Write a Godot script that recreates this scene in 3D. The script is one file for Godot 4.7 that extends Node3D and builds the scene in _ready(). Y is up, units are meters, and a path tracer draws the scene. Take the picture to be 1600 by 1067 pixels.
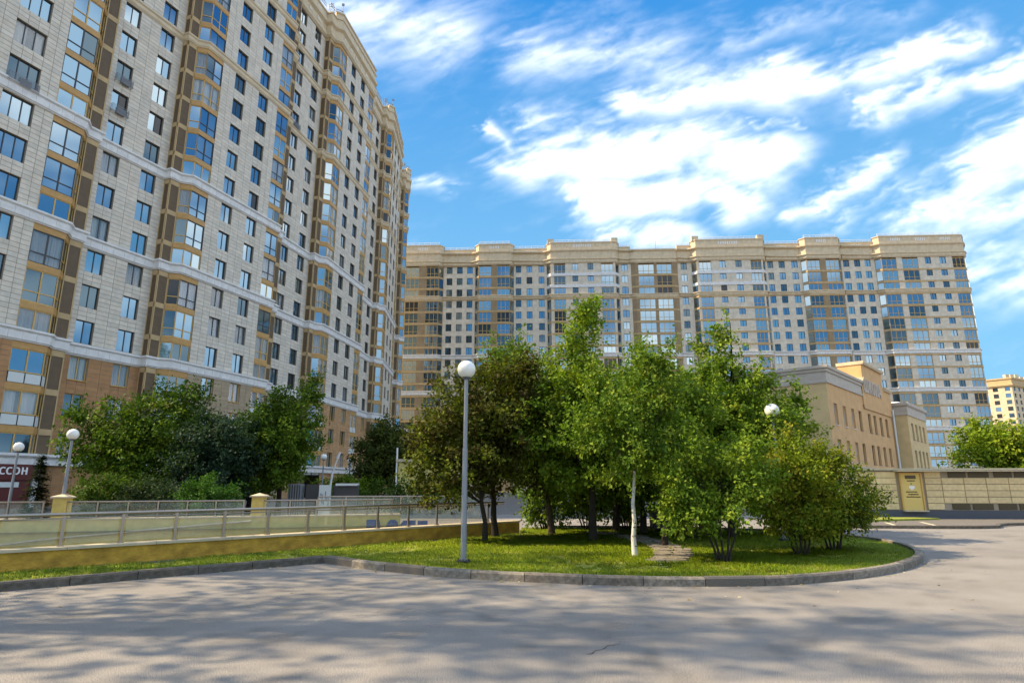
extends Node3D
# Plan positions are written as (X, D): X metres to the side, D metres ahead of the camera; V(X, height, D) gives the point.

const PITCH := 12.8
const FOCAL := 980.0
const EYE := 1.65

var mats := {}
var used_names := {}
var mesh_cache := {}
var rng := RandomNumberGenerator.new()


func V(x: float, h: float, d: float) -> Vector3:
	return Vector3(x, h, -d)


func P(p: Vector2, h: float) -> Vector3:
	return Vector3(p.x, h, -p.y)


# ---------------------------------------------------------------- mesh builder
class MB:
	var v := PackedVector3Array()
	var n := PackedVector3Array()
	var c := PackedColorArray()
	var uv := PackedVector2Array()
	var col := Color(1, 1, 1)

	func tri(a: Vector3, b: Vector3, d: Vector3, nn: Vector3) -> void:
		v.append(a); v.append(d); v.append(b)
		n.append(nn); n.append(nn); n.append(nn)
		c.append(col); c.append(col); c.append(col)

	# corners run anticlockwise seen from the front
	func quad(a: Vector3, b: Vector3, d: Vector3, e: Vector3) -> void:
		var nn := (b - a).cross(e - a)
		if nn.length_squared() < 1e-12:
			nn = (d - b).cross(e - b)
		nn = nn.normalized()
		tri(a, b, d, nn)
		tri(a, d, e, nn)

	func quad_n(a: Vector3, b: Vector3, d: Vector3, e: Vector3, na: Vector3, nb: Vector3) -> void:
		v.append(a); v.append(d); v.append(b); v.append(a); v.append(e); v.append(d)
		n.append(na); n.append(nb); n.append(nb); n.append(na); n.append(na); n.append(nb)
		for i in 6:
			c.append(col)

	func box(t: Transform3D, s: Vector3) -> void:
		var h := s * 0.5
		var p := []
		for k in 8:
			p.append(t * Vector3(h.x if k & 1 else -h.x, h.y if k & 2 else -h.y, h.z if k & 4 else -h.z))
		quad(p[4], p[5], p[7], p[6])
		quad(p[1], p[0], p[2], p[3])
		quad(p[5], p[1], p[3], p[7])
		quad(p[0], p[4], p[6], p[2])
		quad(p[6], p[7], p[3], p[2])
		quad(p[0], p[1], p[5], p[4])

	func cube(o: Vector3, s: Vector3) -> void:
		box(Transform3D(Basis(), o), s)

	# a box with its long front edges chamfered (front is +z)
	func slab(o: Vector3, s: Vector3, ch: float) -> void:
		var h := s * 0.5
		var f := [Vector3(-h.x + ch, -h.y + ch, h.z), Vector3(h.x - ch, -h.y + ch, h.z), Vector3(h.x - ch, h.y - ch, h.z), Vector3(-h.x + ch, h.y - ch, h.z)]
		var m := [Vector3(-h.x, -h.y, h.z - ch), Vector3(h.x, -h.y, h.z - ch), Vector3(h.x, h.y, h.z - ch), Vector3(-h.x, h.y, h.z - ch)]
		var b := [Vector3(-h.x, -h.y, -h.z), Vector3(h.x, -h.y, -h.z), Vector3(h.x, h.y, -h.z), Vector3(-h.x, h.y, -h.z)]
		quad(o + f[0], o + f[1], o + f[2], o + f[3])
		for i in 4:
			var j := (i + 1) % 4
			quad(o + m[i], o + m[j], o + f[j], o + f[i])
			quad(o + b[i], o + b[j], o + m[j], o + m[i])

	func tube(a: Vector3, b: Vector3, r0: float, r1: float, sides := 8, caps := true) -> void:
		var ax := (b - a).normalized()
		var u := ax.cross(Vector3(0.13, 0.2, 1) if absf(ax.z) < 0.9 else Vector3(1, 0, 0)).normalized()
		var w := ax.cross(u)
		var ra := []
		var rb := []
		var rn := []
		for i in sides:
			var t := TAU * i / sides
			var dd := u * cos(t) + w * sin(t)
			rn.append(dd)
			ra.append(a + dd * r0)
			rb.append(b + dd * r1)
		for i in sides:
			var j := (i + 1) % sides
			quad_n(ra[i], ra[j], rb[j], rb[i], rn[i], rn[j])
			if caps:
				tri(b, rb[i], rb[j], ax)
				tri(a, ra[j], ra[i], -ax)

	func ball(o: Vector3, r: Vector3, seg := 20, rings := 12) -> void:
		for i in rings:
			var t0 := PI * i / rings
			var t1 := PI * (i + 1) / rings
			for j in seg:
				var p0 := TAU * j / seg
				var p1 := TAU * (j + 1) / seg
				var a := Vector3(sin(t0) * cos(p0), cos(t0), sin(t0) * sin(p0))
				var b := Vector3(sin(t0) * cos(p1), cos(t0), sin(t0) * sin(p1))
				var d := Vector3(sin(t1) * cos(p1), cos(t1), sin(t1) * sin(p1))
				var e := Vector3(sin(t1) * cos(p0), cos(t1), sin(t1) * sin(p0))
				for q in [[a, d, b], [a, e, d]]:
					for k in [0, 1, 2]:
						v.append(o + q[k] * r)
						n.append(q[k])
						c.append(col)

	# a flat polygon, extruded upwards from y0 to y1 (points are plan points, any winding)
	func prism(pts: PackedVector2Array, y0: float, y1: float, bottom := false) -> void:
		var q := pts
		if Geometry2D.is_polygon_clockwise(q):
			q = q.duplicate()
			q.reverse()
		var idx := Geometry2D.triangulate_polygon(q)
		for i in range(0, idx.size(), 3):
			var a := q[idx[i]]
			var b := q[idx[i + 1]]
			var d := q[idx[i + 2]]
			if (b - a).cross(d - a) < 0.0:
				var x := b
				b = d
				d = x
			tri(Vector3(a.x, y1, -a.y), Vector3(b.x, y1, -b.y), Vector3(d.x, y1, -d.y), Vector3.UP)
			if bottom:
				tri(Vector3(a.x, y0, -a.y), Vector3(d.x, y0, -d.y), Vector3(b.x, y0, -b.y), Vector3.DOWN)
		if y1 > y0:
			for i in q.size():
				var a := q[i]
				var b := q[(i + 1) % q.size()]
				quad(Vector3(a.x, y0, -a.y), Vector3(b.x, y0, -b.y), Vector3(b.x, y1, -b.y), Vector3(a.x, y1, -a.y))

	func mesh() -> ArrayMesh:
		var arr := []
		arr.resize(Mesh.ARRAY_MAX)
		arr[Mesh.ARRAY_VERTEX] = v
		arr[Mesh.ARRAY_NORMAL] = n
		arr[Mesh.ARRAY_COLOR] = c
		if uv.size() == v.size():
			arr[Mesh.ARRAY_TEX_UV] = uv
		var m := ArrayMesh.new()
		m.add_surface_from_arrays(Mesh.PRIMITIVE_TRIANGLES, arr)
		return m


# ---------------------------------------------------------------- nodes
func numbered(called: String) -> String:
	if not used_names.has(called):
		used_names[called] = 0
		return called
	used_names[called] += 1
	return "%s_%03d" % [called, used_names[called]]


func thing(called: String, label: String, category: String, at := Vector3.ZERO, group := "") -> Node3D:
	var o := Node3D.new()
	o.name = numbered(called)
	add_child(o)
	o.position = at
	o.set_meta("label", label)
	o.set_meta("category", category)
	if group:
		o.set_meta("group", group)
	return o


func part(called: String, mesh: Mesh, mat: Material, parent: Node, at := Transform3D()) -> MeshInstance3D:
	var o := MeshInstance3D.new()
	o.name = called
	o.mesh = mesh
	o.material_override = mat
	o.transform = at
	parent.add_child(o, true)
	return o


func put(called: String, mb: MB, mat: Material, parent: Node, at := Transform3D()) -> MeshInstance3D:
	return part(called, mb.mesh(), mat, parent, at)


func structure(called: String, mb: MB, mat: Material, label: String, category: String) -> MeshInstance3D:
	var o := part(numbered(called), mb.mesh(), mat, self)
	o.set_meta("kind", "structure")
	o.set_meta("label", label)
	o.set_meta("category", category)
	return o


func lin(r: float, g: float, b: float) -> Color:
	return Color(r, g, b).linear_to_srgb()


func noise_tex(freq: float, lo: Color, hi: Color, size := 512, type := FastNoiseLite.TYPE_SIMPLEX_SMOOTH, oct := 4, seed_ := 1, normal := false) -> NoiseTexture2D:
	var f := FastNoiseLite.new()
	f.noise_type = type
	f.frequency = freq
	f.fractal_octaves = oct
	f.seed = seed_
	var t := NoiseTexture2D.new()
	t.width = size
	t.height = size
	t.seamless = true
	t.noise = f
	if normal:
		t.as_normal_map = true
		t.bump_strength = 4.0
	else:
		var g := Gradient.new()
		g.set_color(0, lo)
		g.set_color(1, hi)
		t.color_ramp = g
	return t


func mat(called: String, color: Color, rough := 0.85, metal := 0.0, vertex := false) -> StandardMaterial3D:
	if mats.has(called):
		return mats[called]
	var m := StandardMaterial3D.new()
	m.resource_name = called
	m.albedo_color = color
	m.roughness = rough
	m.metallic = metal
	m.vertex_color_use_as_albedo = vertex
	mats[called] = m
	return m


func textured(m: StandardMaterial3D, tex: Texture2D, scale: float, normal: Texture2D = null, strength := 0.4) -> StandardMaterial3D:
	m.albedo_texture = tex
	m.uv1_triplanar = true
	m.uv1_world_triplanar = true
	m.uv1_scale = Vector3.ONE * scale
	if normal:
		m.normal_enabled = true
		m.normal_texture = normal
		m.normal_scale = strength
	return m


func make_materials() -> void:
	var soft := noise_tex(0.012, Color(0.86, 0.86, 0.86), Color(1, 1, 1), 512, FastNoiseLite.TYPE_SIMPLEX_SMOOTH, 5, 3)
	var grit := noise_tex(0.10, Color(0.42, 0.42, 0.42), Color(1.0, 1.0, 1.0), 1024, FastNoiseLite.TYPE_SIMPLEX, 4, 5)
	var gritn := noise_tex(0.09, Color.BLACK, Color.WHITE, 512, FastNoiseLite.TYPE_SIMPLEX, 4, 6, true)
	var blotch := noise_tex(0.018, Color(0.62, 0.60, 0.58), Color(1, 1, 1), 512, FastNoiseLite.TYPE_SIMPLEX, 6, 15)
	textured(mat("mortar", lin(0.38, 0.32, 0.24), 0.95), soft, 0.15)
	textured(mat("tile", lin(1, 1, 1), 0.75, 0, true), soft, 0.23)
	textured(mat("stone", lin(0.78, 0.69, 0.55), 0.85), soft, 0.11)
	textured(mat("stone_tan", lin(0.60, 0.43, 0.22), 0.8), soft, 0.13)
	textured(mat("stone_cream", lin(0.74, 0.605, 0.41), 0.8), soft, 0.13)
	textured(mat("band_white", lin(0.84, 0.83, 0.81), 0.6), soft, 0.2)
	textured(mat("brown_panel", lin(0.17, 0.115, 0.062), 0.6), soft, 0.3)
	textured(mat("frame_tan", lin(0.58, 0.33, 0.10), 0.5), soft, 0.3)
	mat("frame_gold", lin(0.60, 0.37, 0.10), 0.45)
	mat("frame_dark", lin(0.05, 0.05, 0.055), 0.5)
	mat("frame_white", lin(0.75, 0.75, 0.74), 0.5)
	mat("white_panel", lin(0.62, 0.66, 0.64), 0.5)
	# coated window glass: it mirrors the sky
	mat("glass_blue", lin(0.17, 0.275, 0.37), 0.04, 0.95)
	mat("glass_pale", lin(0.34, 0.43, 0.48), 0.06, 0.95)
	mat("glass_deep", lin(0.09, 0.14, 0.175), 0.04, 0.8)
	mat("glass_dark", lin(0.03, 0.035, 0.04), 0.05, 0.25)
	var pane := mat("glass_clear", Color(0.75, 0.85, 0.9, 0.12), 0.03)
	pane.transparency = BaseMaterial3D.TRANSPARENCY_ALPHA
	mat("curtain", lin(1, 1, 1), 0.95, 0, true)
	textured(mat("asphalt", lin(1, 1, 1), 0.92, 0, true), grit, 0.62, gritn, 0.4)
	textured(mat("asphalt_far", lin(0.30, 0.27, 0.235), 0.95), grit, 0.3)
	textured(mat("concrete", lin(0.28, 0.25, 0.21), 0.9), grit, 0.6, gritn, 0.5)
	textured(mat("concrete_worn", lin(0.24, 0.215, 0.18), 0.9), blotch, 0.8, gritn, 0.6)
	textured(mat("concrete_pale", lin(0.33, 0.30, 0.25), 0.9), blotch, 0.9, gritn, 0.6)
	textured(mat("kerb_dark", lin(0.16, 0.145, 0.12), 0.92), blotch, 0.7, gritn, 0.5)
	textured(mat("soil", lin(1, 1, 1), 0.95), noise_tex(0.03, lin(0.20, 0.17, 0.06), lin(0.26, 0.38, 0.015), 512, FastNoiseLite.TYPE_SIMPLEX, 5, 44), 0.33)
	textured(mat("yellow_wall", lin(0.72, 0.44, 0.055), 0.85), blotch, 0.3, gritn, 0.4)
	textured(mat("pale_yellow", lin(0.66, 0.56, 0.20), 0.85), soft, 0.35, gritn, 0.2)
	textured(mat("cap_stone", lin(0.62, 0.53, 0.36), 0.85), soft, 0.5)
	textured(mat("pillar_yellow", lin(0.72, 0.54, 0.15), 0.85), soft, 0.35, gritn, 0.2)
	mat("steel", lin(0.36, 0.32, 0.27), 0.3, 0.9)
	mat("pole_grey", lin(0.24, 0.26, 0.29), 0.5, 0.2)
	mat("globe", lin(0.82, 0.82, 0.78), 0.25)
	textured(mat("school_orange", lin(0.76, 0.46, 0.21), 0.9), soft, 0.12)
	textured(mat("school_yellow", lin(0.76, 0.56, 0.28), 0.9), soft, 0.12)
	textured(mat("school_grey", lin(0.58, 0.51, 0.43), 0.85), soft, 0.2)
	textured(mat("wall_block", lin(1, 1, 1), 0.85, 0, true), soft, 0.6)
	mat("plinth_dark", lin(0.075, 0.082, 0.10), 0.7)
	mat("grille_brown", lin(0.10, 0.075, 0.035), 0.6)
	mat("door_gold", lin(0.68, 0.50, 0.15), 0.45)
	mat("line_cream", lin(0.62, 0.55, 0.36), 0.8)
	mat("ink", lin(0.05, 0.035, 0.02), 0.8)
	mat("white", lin(0.8, 0.8, 0.8), 0.6)
	mat("blue_paint", lin(0.03, 0.06, 0.26), 0.5)
	mat("shop_red", lin(0.10, 0.014, 0.011), 0.5)
	textured(mat("bark_dark", lin(0.055, 0.042, 0.03), 0.95), grit, 1.5, gritn, 1.0)
	textured(mat("bark_brown", lin(0.16, 0.11, 0.07), 0.95), grit, 1.5, gritn, 1.0)
	mat("bark_birch", lin(1, 1, 1), 0.8, 0, true)
	var leaf := mat("leaf", lin(1, 1, 1), 0.55, 0, true)
	leaf.cull_mode = BaseMaterial3D.CULL_DISABLED
	leaf.metallic_specular = 0.22
	leaf.backlight_enabled = true
	leaf.backlight = lin(0.6, 0.66, 0.12)
	var grass := mat("grass", lin(1, 1, 1), 0.6, 0, true)
	grass.cull_mode = BaseMaterial3D.CULL_DISABLED
	grass.backlight_enabled = true
	grass.backlight = lin(0.5, 0.6, 0.1)
	var rail_glass := mat("rail_glass", Color(0.80, 0.92, 0.88, 0.06), 0.04)
	rail_glass.transparency = BaseMaterial3D.TRANSPARENCY_ALPHA


# ---------------------------------------------------------------- camera, sky, sun
func pixel_of(d: Vector3) -> Vector2:
	var p := deg_to_rad(PITCH)
	var fwd := -d.z * cos(p) + d.y * sin(p)
	if fwd < 0.05:
		return Vector2(-99999, 0)
	var up := d.y * cos(p) + d.z * sin(p)
	return Vector2(800.0 + FOCAL * d.x / fwd, 533.5 - FOCAL * up / fwd)


func seg_dist(p: Vector2, a: Vector2, b: Vector2) -> float:
	var ab := b - a
	var t := clampf((p - a).dot(ab) / ab.length_squared(), 0.0, 1.0)
	return (p - a - ab * t).length()


func make_sky() -> void:
	var w := 4096
	var h := 2048
	var data := PackedFloat32Array()
	data.resize(w * h * 3)
	var big := FastNoiseLite.new()
	big.noise_type = FastNoiseLite.TYPE_SIMPLEX_SMOOTH
	big.frequency = 1.6
	big.fractal_octaves = 6
	big.fractal_gain = 0.55
	big.seed = 11
	var wisp := FastNoiseLite.new()
	wisp.noise_type = FastNoiseLite.TYPE_SIMPLEX_SMOOTH
	wisp.frequency = 3.2
	wisp.fractal_octaves = 6
	wisp.fractal_gain = 0.6
	wisp.seed = 4
	var warp := FastNoiseLite.new()
	warp.noise_type = FastNoiseLite.TYPE_SIMPLEX_SMOOTH
	warp.frequency = 5.0
	warp.fractal_octaves = 4
	warp.seed = 23
	# cloud banks in the part of the sky that the photograph shows: two ends, half width, density
	var banks := [
		[Vector2(420, 10), Vector2(720, 45), 70.0, 0.62], [Vector2(700, 60), Vector2(900, 60), 50.0, 0.32], [Vector2(850, 80), Vector2(1120, 120), 58.0, 0.62],
		[Vector2(980, 158), Vector2(1300, 128), 36.0, 1.0], [Vector2(1280, 135), Vector2(1530, 48), 30.0, 0.85], [Vector2(1350, 165), Vector2(1640, 75), 30.0, 0.95],
		[Vector2(1150, 60), Vector2(1420, 20), 34.0, 0.34], [Vector2(740, 195), Vector2(800, 222), 10.0, 0.8], [Vector2(840, 245), Vector2(1220, 240), 52.0, 1.1], [Vector2(780, 262), Vector2(880, 270), 26.0, 0.75],
		[Vector2(930, 310), Vector2(1180, 300), 50.0, 1.1], [Vector2(960, 365), Vector2(1070, 375), 36.0, 1.0], [Vector2(1150, 330), Vector2(1215, 240), 42.0, 0.9],
		[Vector2(1270, 330), Vector2(1370, 262), 26.0, 0.85], [Vector2(1330, 345), Vector2(1400, 300), 22.0, 0.6], [Vector2(1640, 190), Vector2(1540, 300), 62.0, 1.0],
		[Vector2(1640, 330), Vector2(1460, 350), 62.0, 0.85], [Vector2(1640, 430), Vector2(1510, 430), 55.0, 0.8], [Vector2(640, 306), Vector2(716, 298), 15.0, 0.75], [Vector2(1196, 192), Vector2(1245, 178), 13.0, 0.75],
	]
	var sky_at := func(d: Vector3, px: Vector2) -> Vector3:
		var t := clampf(asin(clampf(d.y, 0.0, 1.0)) / 0.75, 0.0, 1.0)
		var base := Vector3(0.15, 0.335, 0.48).lerp(Vector3(0.017, 0.14, 0.375), pow(t, 1.15))
		# clouds lie on a layer: stretch the noise towards the horizon
		var q := Vector3(d.x, d.y * 2.6, d.z) * 1.15 + Vector3(0.35, 0.0, 0.12) * d.y
		var dens := smoothstep(-0.30, 0.34, big.get_noise_3dv(q)) * 0.9
		if px.x > -160 and px.x < 1760 and px.y > -130 and px.y < 760:
			# streaks run up to the right, finer ones across them
			var u := px.x * 0.94 - px.y * 0.34
			var w2 := px.x * 0.34 + px.y * 0.94
			var n2 := warp.get_noise_3d(px.x * 0.0008, px.y * 0.0012, 1.7)
			var n3 := warp.get_noise_3d(px.x * 0.0008, px.y * 0.0012, 9.7)
			var nw := wisp.get_noise_3d(u * 0.0011, w2 * 0.0042, 0.3 + n2 * 0.2)
			var nf := wisp.get_noise_3d(u * 0.0040 + n3 * 0.3, w2 * 0.0150 + n2 * 0.3, 5.3)
			var pw := px + Vector2(n2 * 64.0 + nf * 34.0, n3 * 42.0 + nf * 12.0)
			var s := 0.0
			for b in banks:
				var r: float = seg_dist(pw, b[0], b[1]) / (b[2] * 0.82)
				if r < 2.3:
					var f := 1.0 - r / 2.3
					s = maxf(s, b[3] * f * f * (1.6 - 0.6 * f))
			s -= 0.6 * (1.0 - smoothstep(6.0, 44.0, (pw - Vector2(1088, 325)).length()))
			var here := s * 0.92 + (nw * 0.95 + nf * 0.6) * (0.16 + 0.72 * clampf(s, 0.0, 0.75)) + 0.02
			here = clampf(here, 0.0, 1.1) * 0.80
			var inside := smoothstep(-160.0, 0.0, px.x) * (1.0 - smoothstep(1600.0, 1760.0, px.x)) * smoothstep(-130.0, 0.0, px.y)
			dens = lerpf(dens, here, inside)
		return base.lerp(Vector3(0.98, 0.97, 0.96), pow(clampf(dens, 0.0, 1.0), 1.5))
	var dir_at := func(x: float, y: float) -> Vector3:
		var el := (0.5 - y / h) * PI
		var az := x / w * TAU
		return Vector3(sin(az) * cos(el), sin(el), -cos(az) * cos(el))
	for y in range(0, h, 2):
		var below := y > h / 2 + 8
		for x in range(0, w, 2):
			var d: Vector3 = dir_at.call(x + 1.0, y + 1.0)
			var c := Vector3(0.40, 0.42, 0.42)
			var px := Vector2(-99999, 0)
			if not below:
				px = pixel_of(d)
				c = sky_at.call(d, px)
			var fine := px.x > -10 and px.x < 1610 and px.y > -10 and px.y < 760
			for k in 4:
				var xx := x + (k & 1)
				var yy := y + (k >> 1)
				if fine:
					var dd: Vector3 = dir_at.call(xx + 0.5, yy + 0.5)
					c = sky_at.call(dd, pixel_of(dd))
				var at := (yy * w + xx) * 3
				data[at] = c.x
				data[at + 1] = c.y
				data[at + 2] = c.z
	var img := Image.create_from_data(w, h, false, Image.FORMAT_RGBF, data.to_byte_array())
	var sm := PanoramaSkyMaterial.new()
	sm.panorama = ImageTexture.create_from_image(img)
	var sky := Sky.new()
	sky.sky_material = sm
	var env := Environment.new()
	env.background_mode = Environment.BG_SKY
	env.sky = sky
	env.background_energy_multiplier = 1.0
	env.tonemap_mode = Environment.TONE_MAPPER_LINEAR
	env.tonemap_exposure = 2.15
	env.sdfgi_enabled = true
	env.ssao_enabled = true
	env.ssil_enabled = true
	var we := WorldEnvironment.new()
	we.name = "world_environment"
	we.environment = env
	add_child(we)


func make_camera_and_light() -> void:
	var cam := Camera3D.new()
	cam.name = "camera"
	cam.position = Vector3(0, EYE, 0)
	cam.rotation_degrees = Vector3(PITCH, 0, 0)
	cam.fov = rad_to_deg(2.0 * atan(533.5 / FOCAL))
	cam.near = 0.1
	cam.far = 3000.0
	cam.current = true
	add_child(cam)
	make_sky()
	var sun := DirectionalLight3D.new()
	sun.name = "sun"
	sun.light_energy = 1.3
	sun.light_color = Color(1.0, 0.90, 0.74)
	sun.light_angular_distance = 0.55
	sun.shadow_enabled = true
	var az := deg_to_rad(-88.0)
	var el := deg_to_rad(43.5)
	var toward := Vector3(sin(az) * cos(el), sin(el), -cos(az) * cos(el))
	add_child(sun)
	sun.look_at_from_position(toward * 100.0, Vector3.ZERO, Vector3.UP)


# ---------------------------------------------------------------- facade tools
func right_of(t: Vector2) -> Vector2:
	return Vector2(t.y, -t.x)


# node axes for something on a wall: x along the wall, z out of it
func on_wall(p: Vector2, t: Vector2, h: float) -> Transform3D:
	return Transform3D(Basis(Vector3(t.x, 0, -t.y), Vector3.UP, Vector3(t.y, 0, t.x)), P(p, h))


# a moulding of the given profile [(out, height)...] swept along a plan path (outside = right of travel)
func sweep(mb: MB, path: PackedVector2Array, profile: Array, caps := true) -> void:
	var offs := []
	var m := path.size()
	for i in m:
		var t0 := (path[i] - path[maxi(i - 1, 0)]).normalized() if i > 0 else (path[1] - path[0]).normalized()
		var t1 := (path[mini(i + 1, m - 1)] - path[i]).normalized() if i < m - 1 else t0
		var n0 := right_of(t0)
		var n1 := right_of(t1)
		var b := (n0 + n1).normalized()
		offs.append(b / maxf(b.dot(n0), 0.4))
	for i in m - 1:
		for j in profile.size() - 1:
			var a: Vector2 = profile[j]
			var b: Vector2 = profile[j + 1]
			var p0: Vector2 = path[i] + offs[i] * a.x
			var p1: Vector2 = path[i + 1] + offs[i + 1] * a.x
			var p2: Vector2 = path[i + 1] + offs[i + 1] * b.x
			var p3: Vector2 = path[i] + offs[i] * b.x
			mb.quad(P(p0, a.y), P(p1, a.y), P(p2, b.y), P(p3, b.y))
	if caps:
		for e in [0, m - 1]:
			for j in range(1, profile.size() - 1):
				var q := []
				for k in [0, j, j + 1]:
					q.append(P(path[e] + offs[e] * profile[k].x, profile[k].y))
				var nn := P((path[1] - path[0]).normalized() * -1.0, 0.0) if e == 0 else P((path[m - 1] - path[m - 2]).normalized(), 0.0)
				mb.tri(q[0], q[1], q[2], nn)


# wall sheet along p0-p1 from h0 to h1, with openings [s0, s1, bottom, top] and reveals of the given depth
func wall_sheet(mb: MB, p0: Vector2, p1: Vector2, h0: float, h1: float, openings: Array, depth: float) -> void:
	var t := (p1 - p0).normalized()
	var length := (p1 - p0).length()
	var inn := -right_of(t) * depth
	var cuts := [0.0, length]
	for o in openings:
		for k in [o[0], o[1]]:
			if not cuts.any(func(z): return absf(z - k) < 0.001):
				cuts.append(k)
	cuts.sort()
	for i in cuts.size() - 1:
		var a: float = cuts[i]
		var b: float = cuts[i + 1]
		var rows := []
		for o in openings:
			if o[0] < b - 0.001 and o[1] > a + 0.001:
				rows.append([o[2], o[3]])
		rows.sort_custom(func(x, y): return x[0] < y[0])
		var h := h0
		var pa := p0 + t * a
		var pb := p0 + t * b
		for r in rows:
			if r[0] > h + 0.001:
				mb.quad(P(pa, h), P(pb, h), P(pb, r[0]), P(pa, r[0]))
			h = maxf(h, r[1])
		if h1 > h + 0.001:
			mb.quad(P(pa, h), P(pb, h), P(pb, h1), P(pa, h1))
	for o in openings:
		var a := p0 + t * float(o[0])
		var b := p0 + t * float(o[1])
		mb.quad(P(a, o[2]), P(a + inn, o[2]), P(a + inn, o[3]), P(a, o[3]))
		mb.quad(P(b + inn, o[2]), P(b, o[2]), P(b, o[3]), P(b + inn, o[3]))
		mb.quad(P(a, o[2]), P(b, o[2]), P(b + inn, o[2]), P(a + inn, o[2]))
		mb.quad(P(a + inn, o[3]), P(b + inn, o[3]), P(b, o[3]), P(a, o[3]))


# window frame: origin at the middle of the bottom edge, in the plane of the glass
func frame_mesh(w: float, h: float, mullions: Array, transom: float, bar: float, sill: bool) -> ArrayMesh:
	var key := "frame %s" % [[snappedf(w, 0.01), snappedf(h, 0.01), mullions, transom, bar, sill]]
	if mesh_cache.has(key):
		return mesh_cache[key]
	var mb := MB.new()
	mb.cube(Vector3(0, bar / 2, 0), Vector3(w, bar, 0.07))
	mb.cube(Vector3(0, h - bar / 2, 0), Vector3(w, bar, 0.07))
	mb.cube(Vector3(-w / 2 + bar / 2, h / 2, 0.002), Vector3(bar, h - 2 * bar, 0.07))
	mb.cube(Vector3(w / 2 - bar / 2, h / 2, 0.002), Vector3(bar, h - 2 * bar, 0.07))
	for f in mullions:
		mb.cube(Vector3(-w / 2 + w * f, h / 2, 0.006), Vector3(bar * 1.2, h - 2 * bar, 0.07))
	if transom > 0.0 and transom < h - 0.2:
		mb.cube(Vector3(0, transom, 0.003), Vector3(w - 2 * bar, bar, 0.07))
	if sill:
		mb.cube(Vector3(0, -0.03, 0.16), Vector3(w + 0.08, 0.05, 0.30))
	mesh_cache[key] = mb.mesh()
	return mesh_cache[key]


func pane_mesh(w: float, h: float) -> ArrayMesh:
	var key := "pane %s %s" % [snappedf(w, 0.01), snappedf(h, 0.01)]
	if mesh_cache.has(key):
		return mesh_cache[key]
	var mb := MB.new()
	mb.cube(Vector3(0, h / 2, 0), Vector3(w, h, 0.012))
	mesh_cache[key] = mb.mesh()
	return mesh_cache[key]


func curtain_mesh(w: float, h: float, variant: int) -> ArrayMesh:
	var key := "curtain %s %s %d" % [snappedf(w, 0.01), snappedf(h, 0.01), variant]
	if mesh_cache.has(key):
		return mesh_cache[key]
	var r := RandomNumberGenerator.new()
	r.seed = 77 + variant
	var mb := MB.new()
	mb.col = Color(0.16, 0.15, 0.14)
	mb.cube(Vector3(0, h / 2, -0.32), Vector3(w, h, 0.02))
	var tone: Color = [Color(0.55, 0.53, 0.5), Color(0.4, 0.42, 0.46), Color(0.62, 0.6, 0.52), Color(0.3, 0.28, 0.27)][variant % 4]
	var n := 22
	var gap0 := r.randf_range(0.35, 0.7)
	var gap1 := gap0 + r.randf_range(0.0, 0.3)
	var last := Vector2(-w / 2, 0)
	for i in range(1, n + 1):
		var f := float(i) / n
		var p := Vector2(-w / 2 + w * f, 0.05 * sin(f * 41.0 + r.randf() * 1.5))
		if f < gap0 or f > gap1:
			mb.col = tone * r.randf_range(0.82, 1.0)
			mb.quad(Vector3(last.x, 0, -0.16 + last.y), Vector3(p.x, 0, -0.16 + p.y), Vector3(p.x, h, -0.16 + p.y), Vector3(last.x, h, -0.16 + last.y))
		last = p
	mesh_cache[key] = mb.mesh()
	return mesh_cache[key]


# one window as a part of a building: frame, panes, sometimes a curtain behind clear glass
func add_window(bld: Node3D, called: String, p: Vector2, t: Vector2, h0: float, w: float, h: float, mull: Array, transom: float, frame_mat: Material, glass: Array, split: bool, sill := true, back := 0.2, bar := 0.07) -> void:
	var at := on_wall(p - right_of(t) * back, t, h0)
	var win := part(called, frame_mesh(w, h, mull, transom, bar, sill), frame_mat, bld, at)
	var pick := rng.randf()
	var kind: String = glass[glass.size() - 1][0]
	for g in glass:
		if pick < g[1]:
			kind = g[0]
			break
	if kind == "curtain":
		var v := rng.randi() % 5
		part("curtain", curtain_mesh(w - 0.04, h - 0.04, v), mats.curtain, win, Transform3D(Basis(), Vector3(0, 0.02, -0.04)))
		kind = "glass_clear"
	var cuts := [0.0]
	if split:
		for m in mull:
			cuts.append(m)
	cuts.append(1.0)
	for i in cuts.size() - 1:
		var a: float = cuts[i]
		var b: float = cuts[i + 1]
		var tilt := Basis.from_euler(Vector3(rng.randf_range(-0.006, 0.006), rng.randf_range(-0.012, 0.012), 0))
		var k := kind
		if kind.begins_with("glass_") and kind != "glass_clear" and rng.randf() < 0.10:
			k = ["glass_deep", "glass_pale", "glass_dark"][rng.randi() % 3]
		part("pane", pane_mesh(w * (b - a) - 0.02, h - 0.04), mats[k], win, Transform3D(tilt, Vector3(-w / 2 + w * (a + b) / 2, 0.02, -0.012)))


func tile_mesh(w: float, h: float) -> ArrayMesh:
	var key := "tile %s %s" % [snappedf(w, 0.005), snappedf(h, 0.005)]
	if not mesh_cache.has(key):
		var mb := MB.new()
		mb.slab(Vector3(0, 0, 0.012), Vector3(w, h, 0.024), 0.004)
		mesh_cache[key] = mb.mesh()
	return mesh_cache[key]


# ---------------------------------------------------------------- apartment blocks
const FLOOR := 3.0
const TILE_H := 0.375
const GLASS_MIX := [["curtain", 0.16], ["glass_blue", 0.62], ["glass_pale", 0.86], ["glass_deep", 1.0]]


func bearing(deg: float) -> Vector2:
	return Vector2(sin(deg_to_rad(deg)), cos(deg_to_rad(deg)))


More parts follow.
